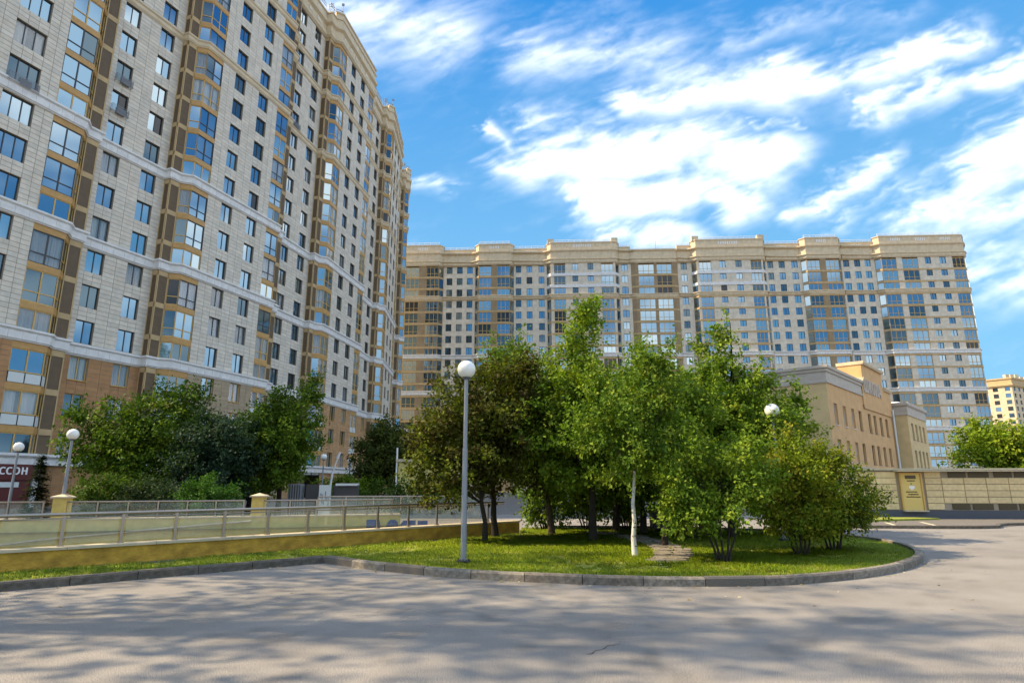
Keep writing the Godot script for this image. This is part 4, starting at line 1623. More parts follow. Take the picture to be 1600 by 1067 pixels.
	# railing on the far wall
	var fr := thing("railing", "thin steel railing with glass panels between the yellow pillars", "railing")
	for i in fpath.size() - 1:
		var ft := (fpath[i + 1] - fpath[i]).normalized()
		var fl := (fpath[i + 1] - fpath[i]).length()
		var o := fpath[i] - right_of(ft) * 0.15
		var m := MB.new()
		m.tube(P(o + ft * 0.3, 1.02), P(o + ft * (fl - 0.3), 1.02), 0.03, 0.03, 8)
		put("handrail", m, mats.steel, fr)
		var cnt := int(fl / 1.1)
		for k in cnt + 1:
			part("post", pmesh, mats.steel, fr, on_wall(o + ft * (0.35 + (fl - 0.7) * k / cnt), ft, 0.45))
		for k in cnt:
			part("glass_panel", pane_mesh((fl - 0.7) / cnt - 0.12, 0.5), mats.rail_glass, fr, on_wall(o + ft * (0.35 + (fl - 0.7) * (k + 0.5) / cnt), ft, 0.47))
	# second glass fence farther back
	var gf := thing("glass_fence", "teal glass fence with a top rail behind the ramp", "fence")
	var ga := Vector2(-9.0, 30.0)
	var gb := Vector2(-1.5, 31.0)
	var gt := (gb - ga).normalized()
	for k in 6:
		var l := (gb - ga).length() / 6
		part("glass_panel", pane_mesh(l - 0.08, 0.95), mats.rail_glass, gf, on_wall(ga + gt * l * (k + 0.5), gt, 0.1))
		part("post", pmesh, mats.steel, gf, on_wall(ga + gt * l * k, gt, 0.45))
	var gm := MB.new()
	gm.tube(P(ga, 1.08), P(gb, 1.08), 0.03, 0.03, 8)
	put("handrail", gm, mats.steel, gf)
	# ramp floor and its closed ends
	var rf := MB.new()
	rf.quad(V(-22.0, -2.6, 21.9), V(-14.0, -2.6, 8.2), V(1.0, 0.0, 22.9), V(-5.0, 0.0, 27.5))
	structure("ramp_floor", rf, mats.concrete, "concrete ramp floor sinking between the yellow walls", "ramp")
	var re := MB.new()
	re.quad(V(-13.6, -4, 8.8), V(-21.1, -4, 21.4), V(-21.1, 0, 21.4), V(-13.6, 0, 8.8))
	structure("ramp_end", re, mats.concrete, "grey concrete end of the ramp pit", "ramp")


func lamp(p: Vector2, h: float, label: String, foot := 0.0, globe := 0.21, arm := false) -> void:
	var l := thing("globe_lamp", label, "street lamp", P(p, foot))
	var mb := MB.new()
	mb.tube(Vector3.ZERO, Vector3(0, (h - foot) * 0.55, 0), 0.062, 0.055, 12)
	mb.tube(Vector3(0, (h - foot) * 0.55, 0), Vector3(0, h - foot - globe * 1.6, 0), 0.046, 0.042, 12)
	put("pole", mb, mats.pole_grey, l)
	var bp := MB.new()
	bp.tube(Vector3(0, 0, 0), Vector3(0, 0.03, 0), 0.15, 0.14, 12)
	for k in 4:
		bp.tube(Vector3(cos(k * PI / 2) * 0.11, 0.03, sin(k * PI / 2) * 0.11), Vector3(cos(k * PI / 2) * 0.11, 0.055, sin(k * PI / 2) * 0.11), 0.014, 0.014, 6)
	put("base_plate", bp, mats.frame_dark, l)
	var ht := MB.new()
	ht.cube(Vector3(0, 0.55, 0.058), Vector3(0.06, 0.3, 0.02))
	put("hatch", ht, mats.pole_grey, l)
	var cap := MB.new()
	cap.tube(Vector3(0, h - foot - globe * 1.95, 0), Vector3(0, h - foot - globe * 1.72, 0), 0.06, 0.11, 14)
	put("collar", cap, mats.frame_dark, l)
	var g := MB.new()
	g.ball(Vector3(0, h - foot - globe * 0.85, 0), Vector3.ONE * globe, 28, 18)
	put("globe", g, mats.globe, l)


func lamps() -> void:
	lamp(Vector2(-1.0, 13.57), 4.27, "tall grey globe lamp standing on the lawn beside the kerb", 0.1, 0.2)
	lamp(Vector2(7.72, 18.6), 3.95, "grey globe lamp half hidden among the island trees", 0.1, 0.21)
	lamp(Vector2(-16.2, 23.3), 3.6, "globe lamp on the capped yellow pillar in front of the round green tree", 1.2, 0.2)
	lamp(Vector2(-21.0, 27.0), 3.35, "globe lamp before the dark red shop front", 0.0, 0.2)
	lamp(Vector2(-13.3, 45.0), 3.7, "globe lamp at the edge of the rounded tree by the entrance gate", 0.0, 0.22)
	lamp(Vector2(-13.2, 52.0), 3.7, "globe lamp behind the leaning camera pole", 0.0, 0.22)
	lamp(Vector2(-13.9, 58.0), 3.4, "smallest globe lamp beside the loose olive tree", 0.0, 0.22)
	# camera pole and entrance booth
	var cp := thing("camera_pole", "slanting pale pole with a camera head by the entrance gate", "pole", P(Vector2(-10.1, 36.0), 0.0))
	var mb := MB.new()
	mb.tube(Vector3(-0.25, 0, 0), Vector3(0.0, 2.3, 0), 0.07, 0.06, 10)
	mb.tube(Vector3(0, 2.3, 0), Vector3(0.25, 3.1, 0), 0.05, 0.04, 10)
	put("pole", mb, mats.frame_white, cp)
	var hd := MB.new()
	hd.tube(Vector3(0.22, 3.05, 0), Vector3(0.36, 3.4, 0), 0.09, 0.06, 10)
	put("camera_head", hd, mats.white, cp)
	var gb := thing("entrance_gate", "dark entrance gate with grey side posts behind the far railing", "gate", P(Vector2(-10.6, 34.0), 0.0))
	var g1 := MB.new()
	g1.cube(Vector3(-0.8, 0.7, 0), Vector3(0.7, 1.9, 0.5))
	put("side_post", g1, mats.pole_grey, gb)
	for k in 5:
		var rib := MB.new()
		rib.cube(Vector3(-1.05 + k * 0.13, 0.7, 0.27), Vector3(0.05, 1.8, 0.04))
		put("rib", rib, mats.frame_dark, gb)
	var g2 := MB.new()
	g2.cube(Vector3(0.1, 0.7, -0.1), Vector3(0.75, 1.85, 0.3))
	put("gate_leaf", g2, mats.frame_dark, gb)
	var g3 := MB.new()
	g3.cube(Vector3(1.9, 1.62, 0), Vector3(1.1, 0.12, 0.6))
	put("canopy", g3, mats.white_panel, gb)
	var g4 := MB.new()
	g4.cube(Vector3(1.8, 0.8, -0.1), Vector3(1.3, 1.6, 0.3))
	put("dark_opening", g4, mats.frame_dark, gb)
	var pb := thing("poster_board", "white poster board with grey print beside the dark gate", "board", P(Vector2(-9.75, 33.6), 0.0))
	var p1 := MB.new()
	p1.cube(Vector3(0, 0.75, 0), Vector3(0.62, 1.7, 0.06))
	put("sheet", p1, mats.white_panel, pb)
	for k in 6:
		var pr := MB.new()
		pr.cube(Vector3(-0.2 + k * 0.08, 1.05 - (k % 3) * 0.16, 0.034), Vector3(0.06, 0.25 + (k % 2) * 0.2, 0.008))
		put("print_mark", pr, mats.pole_grey, pb)
	var uc := thing("utility_cabinet", "dark flat topped utility cabinet under the island trees", "cabinet", P(Vector2(5.6, 23.0), 0.1))
	var u1 := MB.new()
	u1.slab(Vector3(0, 0.4, 0), Vector3(1.35, 0.8, 0.6), 0.02)
	put("box", u1, mats.frame_dark, uc)
	var u2 := MB.new()
	u2.cube(Vector3(0, 0.83, 0), Vector3(1.45, 0.05, 0.7))
	put("lid", u2, mats.pole_grey, uc)
	# small beige service house behind the dark tree
	var sh := thing("service_house", "small flat beige service building behind the dark leaved tree", "building", P(Vector2(-6.4, 46.0), 0.0))
	var s1 := MB.new()
	s1.cube(Vector3(0, 1.6, -2), Vector3(3.6, 3.2, 4))
	put("wall", s1, mats.pale_yellow, sh)
	var s2 := MB.new()
	s2.cube(Vector3(0, 3.3, -2), Vector3(3.9, 0.2, 4.3))
	put("roof", s2, mats.cap_stone, sh)
	var s3 := MB.new()
	s3.tube(Vector3(-1.9, 0, 0.05), Vector3(-1.9, 4.2, 0.05), 0.06, 0.06, 8)
	put("drain_pipe", s3, mats.frame_white, sh)


# ---------------------------------------------------------------- block wall with the golden door
func block_wall() -> void:
	var A := Vector2(15.0, 32.3)
	var B := Vector2(34.0, 30.2)
	var t := (B - A).normalized()
	var n := right_of(t)
	var length := (B - A).length()
	var w := thing("block_wall", "cream block wall with brown vent grilles, dark plinth and thin coping", "wall")
	var core := MB.new()
	core.box(on_wall((A + B) / 2.0 - n * 0.2, t, 1.15), Vector3(length, 2.3, 0.36))
	put("core", core, mats.mortar, w)
	var pl := MB.new()
	pl.box(on_wall((A + B) / 2.0, t, 0.2), Vector3(length, 0.4, 0.14))
	put("plinth", pl, mats.plinth_dark, w)
	var s_of := func(x: float) -> float:
		var k := (x - 800.0) / FOCAL
		var cp := cos(deg_to_rad(PITCH))
		return (k * A.y * cp - A.x) / (t.x - k * t.y * cp)
	var door0: float = s_of.call(1406.0)
	var door1: float = s_of.call(1441.0)
	var g0: float = s_of.call(1480.0)
	var bh := 0.305
	var rows := 6
	var x := 0.06
	var vents := []
	for k in 6:
		vents.append([g0 + k * 1.05 + (0.12 if k % 2 == 0 else 0.0), g0 + k * 1.05 + 0.93])
	while x < length - 0.4:
		var bw := 1.02
		for r in rows:
			var z := 0.42 + r * bh
			var x0 := x
			var x1 := minf(x + bw, length)
			if x1 > door0 - 0.1 and x0 < door1 + 0.1:
				if x0 < door0 - 0.35:
					x1 = door0 - 0.14
				elif x1 > door1 + 0.35:
					x0 = door1 + 0.14
				else:
					continue
			if (r == 0 or r == 1 or r == 5 or r == 4) and x1 > g0 - 0.05 and x0 < g0 + 6.3 and r != 4 and r != 1:
				continue
			var mb := MB.new()
			var tone := rng.randf_range(0.9, 1.06)
			mb.col = Color(0.82 * tone, 0.64 * tone, 0.34 * tone)
			mb.slab(Vector3.ZERO, Vector3(x1 - x0 - 0.03, bh - 0.025, 0.07), 0.008)
			put("block", mb, mats.wall_block, w, on_wall(A + t * (x0 + x1) / 2.0 - n * 0.0, t, z + bh / 2))
		x += bw
	for v in vents:
		for z in [0.44, 1.96]:
			var mb := MB.new()
			var vw: float = v[1] - v[0]
			mb.cube(Vector3(0, 0.135, 0.0), Vector3(vw, 0.27, 0.04))
			for k in 6:
				mb.cube(Vector3(0, 0.03 + k * 0.045, 0.025), Vector3(vw - 0.04, 0.018, 0.03))
			put("vent_grille", mb, mats.grille_brown, w, on_wall(A + t * (v[0] + v[1]) / 2.0, t, z))
	var cap := MB.new()
	cap.box(on_wall((A + B) / 2.0 - n * 0.15, t, 2.36), Vector3(length, 0.09, 0.6))
	put("coping", cap, mats.cap_stone, w)
	var ledge := MB.new()
	ledge.box(on_wall(A + t * (g0 + 2.6) + n * 0.18, t, 2.27), Vector3(7.6, 0.05, 0.4))
	put("ledge", ledge, mats.cap_stone, w)
	# door
	var d := thing("metal_door", "golden metal door with a dark plate and printed notice in the block wall", "door", P(A + t * (door0 + door1) / 2.0, 0.0))
	var dw := door1 - door0
	var at := on_wall(Vector2.ZERO, t, 0.0)
	var lf := MB.new()
	lf.box(at * Transform3D(Basis(), Vector3(0, 1.27, 0.02)), Vector3(dw - 0.14, 1.75, 0.06))
	put("door_leaf", lf, mats.door_gold, d)
	var fm := MB.new()
	for sx in [-1.0, 1.0]:
		fm.box(at * Transform3D(Basis(), Vector3(sx * (dw / 2 - 0.03), 1.27, 0.04)), Vector3(0.07, 1.75, 0.12))
	fm.box(at * Transform3D(Basis(), Vector3(0, 2.17, 0.04)), Vector3(dw + 0.01, 0.06, 0.12))
	put("door_frame", fm, mats.frame_gold, d)
	var cn := MB.new()
	cn.box(at * Transform3D(Basis(), Vector3(0, 2.27, 0.28)), Vector3(dw + 0.45, 0.05, 0.6))
	put("canopy", cn, mats.cap_stone, d)
	var st := MB.new()
	st.box(at * Transform3D(Basis(), Vector3(0, 0.37, 0.17)), Vector3(dw + 0.05, 0.06, 0.3))
	put("step", st, mats.cap_stone, d)
	var nt := MB.new()
	nt.box(at * Transform3D(Basis(), Vector3(0, 1.98, 0.055)), Vector3(0.5, 0.17, 0.02))
	put("name_plate", nt, mats.grille_brown, d)
	# printed lines: each word a short dark bar too small to read
	for q in [[0.0, 1.80, 0.34], [0.0, 1.66, 0.05], [-0.02, 1.27, 0.52], [0.03, 1.15, 0.44], [0.02, 1.03, 0.62]]:
		var mk := MB.new()
		var xx: float = q[0] - q[2] / 2
		var rr := RandomNumberGenerator.new()
		rr.seed = int(q[1] * 100)
		while xx < q[0] + q[2] / 2:
			var ww := rr.randf_range(0.02, 0.035)
			mk.box(at * Transform3D(Basis(), Vector3(xx + ww / 2, q[1] + rr.randf_range(-0.006, 0.006), 0.055)), Vector3(ww, rr.randf_range(0.045, 0.065), 0.006))
			xx += ww + 0.012
		put("printed_line", mk, mats.ink, d)
	var em := MB.new()
	em.box(at * Transform3D(Basis(), Vector3(0.02, 1.5, 0.054)) , Vector3(0.26, 0.12, 0.006))
	em.box(at * Transform3D(Basis(Vector3(0, 0, 1), 0.6), Vector3(0.02, 1.44, 0.058)), Vector3(0.15, 0.12, 0.006))
	put("emblem", em, mats.white, d)
	# barred gate at the left end
	var g := thing("barred_gate", "dark barred metal gate at the end of the block wall", "gate", P(A + t * 0.8, 0.0))
	for k in 9:
		var b := MB.new()
		b.tube(at * Vector3(-1.0 - k * 0.16, 0.1, 0.1), at * Vector3(-1.0 - k * 0.16, 2.0, 0.1), 0.02, 0.02, 6)
		put("bar", b, mats.frame_dark, g)
	for z in [0.25, 1.9]:
		var b := MB.new()
		b.box(at * Transform3D(Basis(), Vector3(-1.65, z, 0.1)), Vector3(1.5, 0.06, 0.05))
		put("cross_rail", b, mats.frame_dark, g)


# ---------------------------------------------------------------- trees
func limb(mb: MB, a: Vector3, b: Vector3, r0: float, r1: float, r: RandomNumberGenerator, bend: float, steps := 5, sides := 7) -> void:
	var ctrl := (a + b) / 2.0 + Vector3(r.randf_range(-1, 1), r.randf_range(-0.2, 0.8), r.randf_range(-1, 1)) * bend
	var last := a
	for k in range(1, steps + 1):
		var f := float(k) / steps
		var p := a.lerp(ctrl, f).lerp(ctrl.lerp(b, f), f)
		mb.tube(last, p, lerpf(r0, r1, float(k - 1) / steps), lerpf(r0, r1, f), sides, false)
		last = p


# leaves in clumps through a set of ellipsoids [centre, radii]; every leaf a folded blade of two faces
func crown_mesh(seed_: int, blobs: Array, clumps: int, per: int, leaf: float, spread: float, cols: Array, drop := 0.2, centers_out: Array = []) -> ArrayMesh:
	var r := RandomNumberGenerator.new()
	r.seed = seed_
	var gap := FastNoiseLite.new()
	gap.frequency = 0.8
	gap.fractal_octaves = 2
	gap.seed = seed_
	per = int(per * 1.35)
	leaf *= 0.87
	var vol := 0.0
	for b in blobs:
		vol += pow(b[1].x * b[1].y * b[1].z, 0.75)
	var v := PackedVector3Array()
	var n := PackedVector3Array()
	var c := PackedColorArray()
	v.resize(clumps * per * 6)
	n.resize(clumps * per * 6)
	c.resize(clumps * per * 6)
	var at := 0
	for k in clumps:
		var pick := r.randf() * vol
		var blob: Array = blobs[0]
		for b in blobs:
			pick -= pow(b[1].x * b[1].y * b[1].z, 0.75)
			if pick <= 0.0:
				blob = b
				break
		var ctr := Vector3.ZERO
		var dirv := Vector3.UP
		for tries in 12:
			dirv = Vector3(r.randfn(), r.randfn(), r.randfn()).normalized()
			var rad := pow(r.randf(), 0.42)
			ctr = blob[0] + dirv * blob[1] * rad
			if gap.get_noise_3dv(ctr * 1.6) > -0.02:
				break
		centers_out.append(ctr)
		var along := (dirv + Vector3(0, 0.35, 0) + Vector3(r.randfn(), r.randfn(), r.randfn()) * 0.35).normalized()
		var tone0: Color = cols[r.randi() % cols.size()]
		for i in per:
			var f := r.randf()
			var p := ctr + along * (f - 0.4) * spread * 2.2 + Vector3(r.randfn(), r.randfn() * 0.8, r.randfn()) * spread * 0.42
			var tip := (along * 0.5 + Vector3(r.randfn(), r.randfn() - drop, r.randfn()) * 0.75).normalized()
			var up := Vector3(r.randfn() * 0.5, 1.0, r.randfn() * 0.5) + dirv * 0.5
			var side := tip.cross(up).normalized()
			var nn := side.cross(tip).normalized()
			var l := leaf * r.randf_range(0.5, 1.35)
			var wd := l * r.randf_range(0.28, 0.4)
			var m := p + tip * l * 0.45 - nn * l * 0.08
			var a := p
			var e := p + tip * l - nn * l * 0.12
			var s0 := m + side * wd + nn * l * 0.1
			var s1 := m - side * wd + nn * l * 0.1
			v[at] = a; v[at + 1] = e; v[at + 2] = s0
			v[at + 3] = a; v[at + 4] = s1; v[at + 5] = e
			var n0 := (nn - side * 0.3).normalized()
			var n1 := (nn + side * 0.3).normalized()
			n[at] = n0; n[at + 1] = n0; n[at + 2] = n0
			n[at + 3] = n1; n[at + 4] = n1; n[at + 5] = n1
			var tn := r.randf_range(0.7, 1.25)
			var col := Color(tone0.r * tn, tone0.g * tn, tone0.b * tn)
			for j in 6:
				c[at + j] = col
			at += 6
	var arr := []
	arr.resize(Mesh.ARRAY_MAX)
	arr[Mesh.ARRAY_VERTEX] = v
	arr[Mesh.ARRAY_NORMAL] = n
	arr[Mesh.ARRAY_COLOR] = c
	var mesh := ArrayMesh.new()
	mesh.add_surface_from_arrays(Mesh.PRIMITIVE_TRIANGLES, arr)
	return mesh


# spec: p, h, label, seed, blobs (relative to the foot), clumps, per, leaf, spread, cols, trunk radius, bark, lean
func tree(called: String, label: String, p: Vector2, foot: float, blobs: Array, clumps: int, per: int, leaf: float, spread: float, cols: Array, trunk_r: float, bark: Material, seed_: int, opt := {}) -> Node3D:
	var o := thing(called, label, opt.get("category", "tree"), P(p, foot), opt.get("group", ""))
	var centers := []
	if opt.get("spires", 0) > 0:
		var sr := RandomNumberGenerator.new()
		sr.seed = seed_ + 500
		blobs = blobs.duplicate()
		for k in int(opt.spires):
			var bb: Array = blobs[sr.randi() % mini(blobs.size(), 4)]
			var aa := sr.randf() * TAU
			var ro: Vector3 = bb[1] * Vector3(cos(aa) * 0.75, 0.0, sin(aa) * 0.75)
			var hh: float = bb[1].y * sr.randf_range(0.5, 0.85)
			blobs.append([bb[0] + ro + Vector3(0, hh, 0), Vector3(0.3, sr.randf_range(0.5, 0.85), 0.3)])
	var cm := crown_mesh(seed_, blobs, clumps, per, leaf, spread, cols, opt.get("drop", 0.2), centers)
	var r := RandomNumberGenerator.new()
	r.seed = seed_ + 1000
	var mb := MB.new()
	var top := 0.0
	var mid := Vector3.ZERO
	for b in blobs:
		top = maxf(top, b[0].y + b[1].y * 0.45)
		mid += b[0] / blobs.size()
	var stems: Array = opt.get("stems", [[Vector3.ZERO, Vector3(mid.x, top, mid.z)]])
	for s in stems:
		var a: Vector3 = s[0]
		var e: Vector3 = s[1]
		var steps := 9
		var last := a - Vector3(0, 0.08, 0)
		var spine := [last]
		for k in range(1, steps + 1):
			var f := float(k) / steps
			var q := a.lerp(e, f) + Vector3(r.randf_range(-1, 1), 0, r.randf_range(-1, 1)) * trunk_r * 0.7
			var ra := trunk_r * (1.0 - 0.85 * float(k - 1) / steps)
			var rb := trunk_r * (1.0 - 0.85 * f)
			if k == 1:
				ra *= 1.25
			if bark == mats.bark_birch:
				mb.col = Color(0.62, 0.59, 0.54) if f < 0.62 else Color(0.14, 0.11, 0.08)
			mb.tube(last, q, ra, rb, 9, false)
			last = q
			spine.append(q)
		for k in opt.get("limbs", 16):
			var c: Vector3 = centers[r.randi() % centers.size()]
			var f := clampf((c.y - a.y) / maxf(e.y - a.y, 0.1) * 0.72 - 0.08, opt.get("fork", 0.22), 0.92)
			var i := int(f * steps)
			var root: Vector3 = spine[i].lerp(spine[mini(i + 1, steps)], f * steps - i)
			var rr := maxf(trunk_r * (1.0 - 0.85 * f) * 0.5, 0.01)
			if bark == mats.bark_birch:
				mb.col = Color(0.12, 0.09, 0.07)
			limb(mb, root, c, rr, 0.006, r, root.distance_to(c) * 0.12, 4, 5)
	if bark == mats.bark_birch:
		for k in 26:
			var f := r.randf() * 0.5
			var s: Array = stems[0]
			var q: Vector3 = s[0].lerp(s[1], f)
			var rad := trunk_r * (1.0 - 0.85 * f) + 0.003
			mb.col = Color(0.03, 0.025, 0.02)
			var a0 := r.randf() * TAU
			var hh := r.randf_range(0.008, 0.03)
			for j in 3:
				var t0 := a0 + j * 0.35
				var t1 := t0 + 0.35
				mb.quad(q + Vector3(cos(t0), 0, sin(t0)) * rad, q + Vector3(cos(t1), 0, sin(t1)) * rad, q + Vector3(cos(t1) * rad, hh, sin(t1) * rad), q + Vector3(cos(t0) * rad, hh, sin(t0) * rad))
	put("trunk", mb, bark, o)
	var cr := part("crown", cm, mats.leaf, o)
	return o


# conifer: whorls of drooping boughs set with needle tufts
func conifer(label: String, p: Vector2, h: float, rad: float, cols: Array, seed_: int, count: int, tuft := 0.16) -> void:
	var o := thing("spruce_tree", label, "tree", P(p, 0.0))
	var r := RandomNumberGenerator.new()
	r.seed = seed_
	var mb := MB.new()
	mb.tube(Vector3(0, -0.05, 0), Vector3(0, h * 0.97, 0), 0.02 * h, 0.01, 8, false)
	var leaves := MB.new()
	for k in count:
		var f := pow(r.randf(), 0.75)
		var y := h * (0.06 + 0.93 * (1.0 - f))
		var reach := rad * (0.08 + 0.92 * f) * r.randf_range(0.6, 1.05)
		var a := r.randf() * TAU
		var dirv := Vector3(cos(a), 0, sin(a))
		var tip := Vector3(0, y, 0) + dirv * reach + Vector3(0, -reach * r.randf_range(0.1, 0.35), 0)
		if k % 4 == 0:
			limb(mb, Vector3(0, y, 0), tip, 0.02, 0.005, r, 0.05, 3, 4)
		leaves.col = cols[r.randi() % cols.size()] * r.randf_range(0.7, 1.2)
		for j in 7:
			var q := Vector3(0, y, 0).lerp(tip, r.randf_range(0.35, 1.0)) + Vector3(r.randfn(), r.randfn() * 0.5, r.randfn()) * tuft * 0.4
			var side := dirv.rotated(Vector3.UP, r.randf_range(-1.2, 1.2))
			var e := q + (side + Vector3(0, r.randf_range(-0.5, 0.4), 0)) * tuft * r.randf_range(0.8, 1.6)
			var wv := side.cross(Vector3.UP).normalized() * tuft * 0.22
			var nn := Vector3(r.randfn() * 0.3, 1, r.randfn() * 0.3).normalized()
			leaves.tri(q - wv, e, q + wv, nn)
	put("trunk", mb, mats.bark_dark, o)
	put("crown", leaves, mats.leaf, o)


func E_(x: float, y: float, z: float, rx: float, ry: float, rz: float) -> Array:
	return [Vector3(x, y, z), Vector3(rx, ry, rz)]


func trees() -> void:
	var fresh := [Color(0.17, 0.27, 0.028), Color(0.215, 0.31, 0.03), Color(0.13, 0.215, 0.026), Color(0.26, 0.33, 0.04)]
	var mid := [Color(0.14, 0.22, 0.018), Color(0.17, 0.25, 0.02), Color(0.10, 0.165, 0.016)]
	var dark := [Color(0.075, 0.135, 0.018), Color(0.095, 0.165, 0.02), Color(0.06, 0.105, 0.016)]
	var wine := [Color(0.09, 0.10, 0.02), Color(0.07, 0.06, 0.018), Color(0.16, 0.19, 0.024), Color(0.12, 0.15, 0.02)]
	var shaded_green := [Color(0.09, 0.16, 0.018), Color(0.12, 0.195, 0.02), Color(0.075, 0.135, 0.018), Color(0.14, 0.21, 0.022)]  # darker copy of the green: shade by the block put into the leaf colour
	var green := [Color(0.135, 0.225, 0.026), Color(0.175, 0.265, 0.03), Color(0.105, 0.185, 0.024), Color(0.215, 0.285, 0.036)]
	var blue := [Color(0.035, 0.07, 0.042), Color(0.05, 0.09, 0.055), Color(0.03, 0.06, 0.035)]
	var gold := [Color(0.22, 0.27, 0.02), Color(0.17, 0.23, 0.02), Color(0.28, 0.28, 0.03), Color(0.13, 0.19, 0.018)]
	# island trees
	tree("plum_tree", "dark wine leaved tree standing between the globe lamp and the yellow wall", Vector2(-0.75, 18.6), 0.1, [E_(-0.2, 3.1, 0, 1.8, 1.9, 1.6), E_(-1.1, 2.3, 0.2, 1.3, 1.3, 1.3), E_(0.4, 4.1, 0, 1.2, 1.1, 1.1)], 520, 36, 0.13, 0.26, wine, 0.075, mats.bark_dark, 21, {"spires": 6, "stems": [[Vector3(-0.02, 0, 0), Vector3(-0.35, 4.6, 0)]]})
	tree("plum_tree", "second dark wine leaved tree with a straight black trunk near the yellow wall end", Vector2(-0.5, 20.0), 0.1, [E_(0.3, 3.1, 0, 1.7, 2.1, 1.6), E_(-0.8, 2.7, 0, 1.3, 1.3, 1.2)], 480, 36, 0.13, 0.26, wine, 0.10, mats.bark_dark, 22, {"spires": 6 })
	tree("maple_tree", "light green tree rising just right of the wine leaved pair", Vector2(1.3, 21.2), 0.1, [E_(-0.9, 4.4, 0, 1.6, 1.6, 1.5), E_(0.1, 2.9, 0, 2.1, 1.8, 1.7), E_(-1.6, 5.2, 0, 0.8, 0.9, 0.7)], 520, 34, 0.14, 0.28, green, 0.10, mats.bark_brown, 23, {"spires": 7 })
	tree("maple_tree", "tallest green island tree with a pointed leafy top", Vector2(2.35, 18.9), 0.1, [E_(-0.05, 6.0, 0, 0.22, 1.15, 0.22), E_(-0.15, 5.0, 0, 0.65, 1.0, 0.65), E_(-0.2, 4.3, 0, 1.15, 1.0, 1.15), E_(-0.4, 3.1, 0, 2.1, 1.7, 1.8), E_(-1.1, 4.8, 0, 0.35, 0.8, 0.35)], 620, 34, 0.13, 0.25, fresh, 0.11, mats.bark_dark, 24, {"spires": 7 })
	tree("birch_tree", "slim birch with a white black flecked trunk on the front lawn", Vector2(2.77, 14.8), 0.1, [E_(0.1, 3.2, 0, 1.2, 1.2, 1.1), E_(-0.35, 2.5, 0, 1.2, 0.85, 1.0), E_(0.75, 3.2, 0, 0.8, 0.9, 0.7)], 400, 32, 0.105, 0.22, green, 0.062, mats.bark_birch, 25, {"spires": 5, "stems": [[Vector3(0, 0, 0), Vector3(0.06, 3.3, 0)]], "fork": 0.55, "drop": 0.5})
	tree("maple_tree", "broad bright green maple with a pointed top before the orange building", Vector2(6.7, 20.0), 0.1, [E_(0.0, 5.7, 0, 0.22, 1.1, 0.22), E_(0.1, 4.8, 0, 0.7, 0.9, 0.7), E_(0.4, 4.0, 0, 1.4, 1.0, 1.3), E_(1.0, 3.3, 0, 2.0, 1.2, 1.6), E_(-0.6, 2.8, 0, 1.5, 1.4, 1.3)], 600, 34, 0.14, 0.26, fresh, 0.10, mats.bark_dark, 26, {"spires": 7 })
	tree("maple_tree", "shaded green tree filling the middle of the island", Vector2(4.3, 21.4), 0.1, [E_(-0.4, 2.7, 0, 1.9, 1.9, 1.7), E_(0.0, 4.0, 0, 0.9, 0.9, 1.0)], 460, 32, 0.15, 0.3, green, 0.11, mats.bark_dark, 27, {"spires": 7 })
	tree("maple_tree", "green tree behind the tall pointed one with a bare lower trunk", Vector2(3.6, 22.6), 0.1, [E_(0, 3.0, 0, 2.2, 2.2, 1.7)], 420, 32, 0.15, 0.3, green, 0.12, mats.bark_dark, 28, {"spires": 7 })
	tree("maple_tree", "dark green tree at the back edge of the island near the lamp", Vector2(7.6, 22.4), 0.1, [E_(0, 2.8, 0, 2.4, 1.9, 1.8), E_(1.5, 3.9, 0, 1.0, 0.8, 1.0)], 460, 32, 0.15, 0.3, green, 0.11, mats.bark_dark, 29, {"spires": 7 })
	tree("maple_tree", "round topped green tree close behind the birch", Vector2(4.0, 17.2), 0.1, [E_(-0.2, 3.0, 0, 1.4, 1.6, 1.3), E_(0.8, 3.6, 0, 1.0, 1.0, 0.9)], 400, 32, 0.13, 0.26, green, 0.08, mats.bark_dark, 30, {"spires": 7 })
	# island bushes
	var bs := []
	for k in 5:
		var a := -0.9 + k * 0.45
		bs.append([Vector3(a * 0.1, 0, 0.05 * k), Vector3(a * 0.9, 1.7, 0.3 - 0.15 * k)])
	tree("leafy_shrub", "open green shrub with several curved stems on the front lawn", Vector2(4.5, 14.1), 0.1, [E_(-0.1, 1.45, 0, 1.1, 0.85, 0.95), E_(-0.6, 1.9, 0, 0.55, 0.45, 0.5), E_(0.6, 1.75, 0, 0.65, 0.55, 0.6), E_(-0.7, 0.95, 0, 0.5, 0.35, 0.5)], 400, 30, 0.095, 0.19, fresh, 0.028, mats.bark_dark, 41, {"spires": 5, "category": "shrub", "stems": bs, "limbs": 6, "fork": 0.3})
	tree("leafy_shrub", "dense golden green shrub beside the kerb bend", Vector2(6.7, 15.3), 0.1, [E_(0.0, 1.3, 0, 1.15, 0.95, 1.0), E_(0.4, 2.1, 0, 0.5, 0.45, 0.5), E_(-0.5, 1.7, 0, 0.75, 0.6, 0.7), E_(0.1, 0.8, 0, 0.9, 0.45, 0.8)], 520, 30, 0.09, 0.18, gold, 0.026, mats.bark_dark, 42, {"spires": 5, "category": "shrub", "stems": bs, "limbs": 7, "fork": 0.3})
	tree("leafy_shrub", "spreading yellow green shrub at the tip of the island", Vector2(8.0, 16.4), 0.1, [E_(0.0, 1.3, 0, 1.1, 0.95, 1.0), E_(0.7, 1.1, 0, 0.7, 0.55, 0.8), E_(-0.3, 2.0, 0, 0.6, 0.45, 0.6), E_(0.2, 0.75, 0, 0.9, 0.4, 0.8)], 520, 30, 0.09, 0.18, gold + [Color(0.06, 0.09, 0.016)], 0.026, mats.bark_dark, 43, {"spires": 5, "category": "shrub", "stems": bs, "limbs": 7, "fork": 0.3})
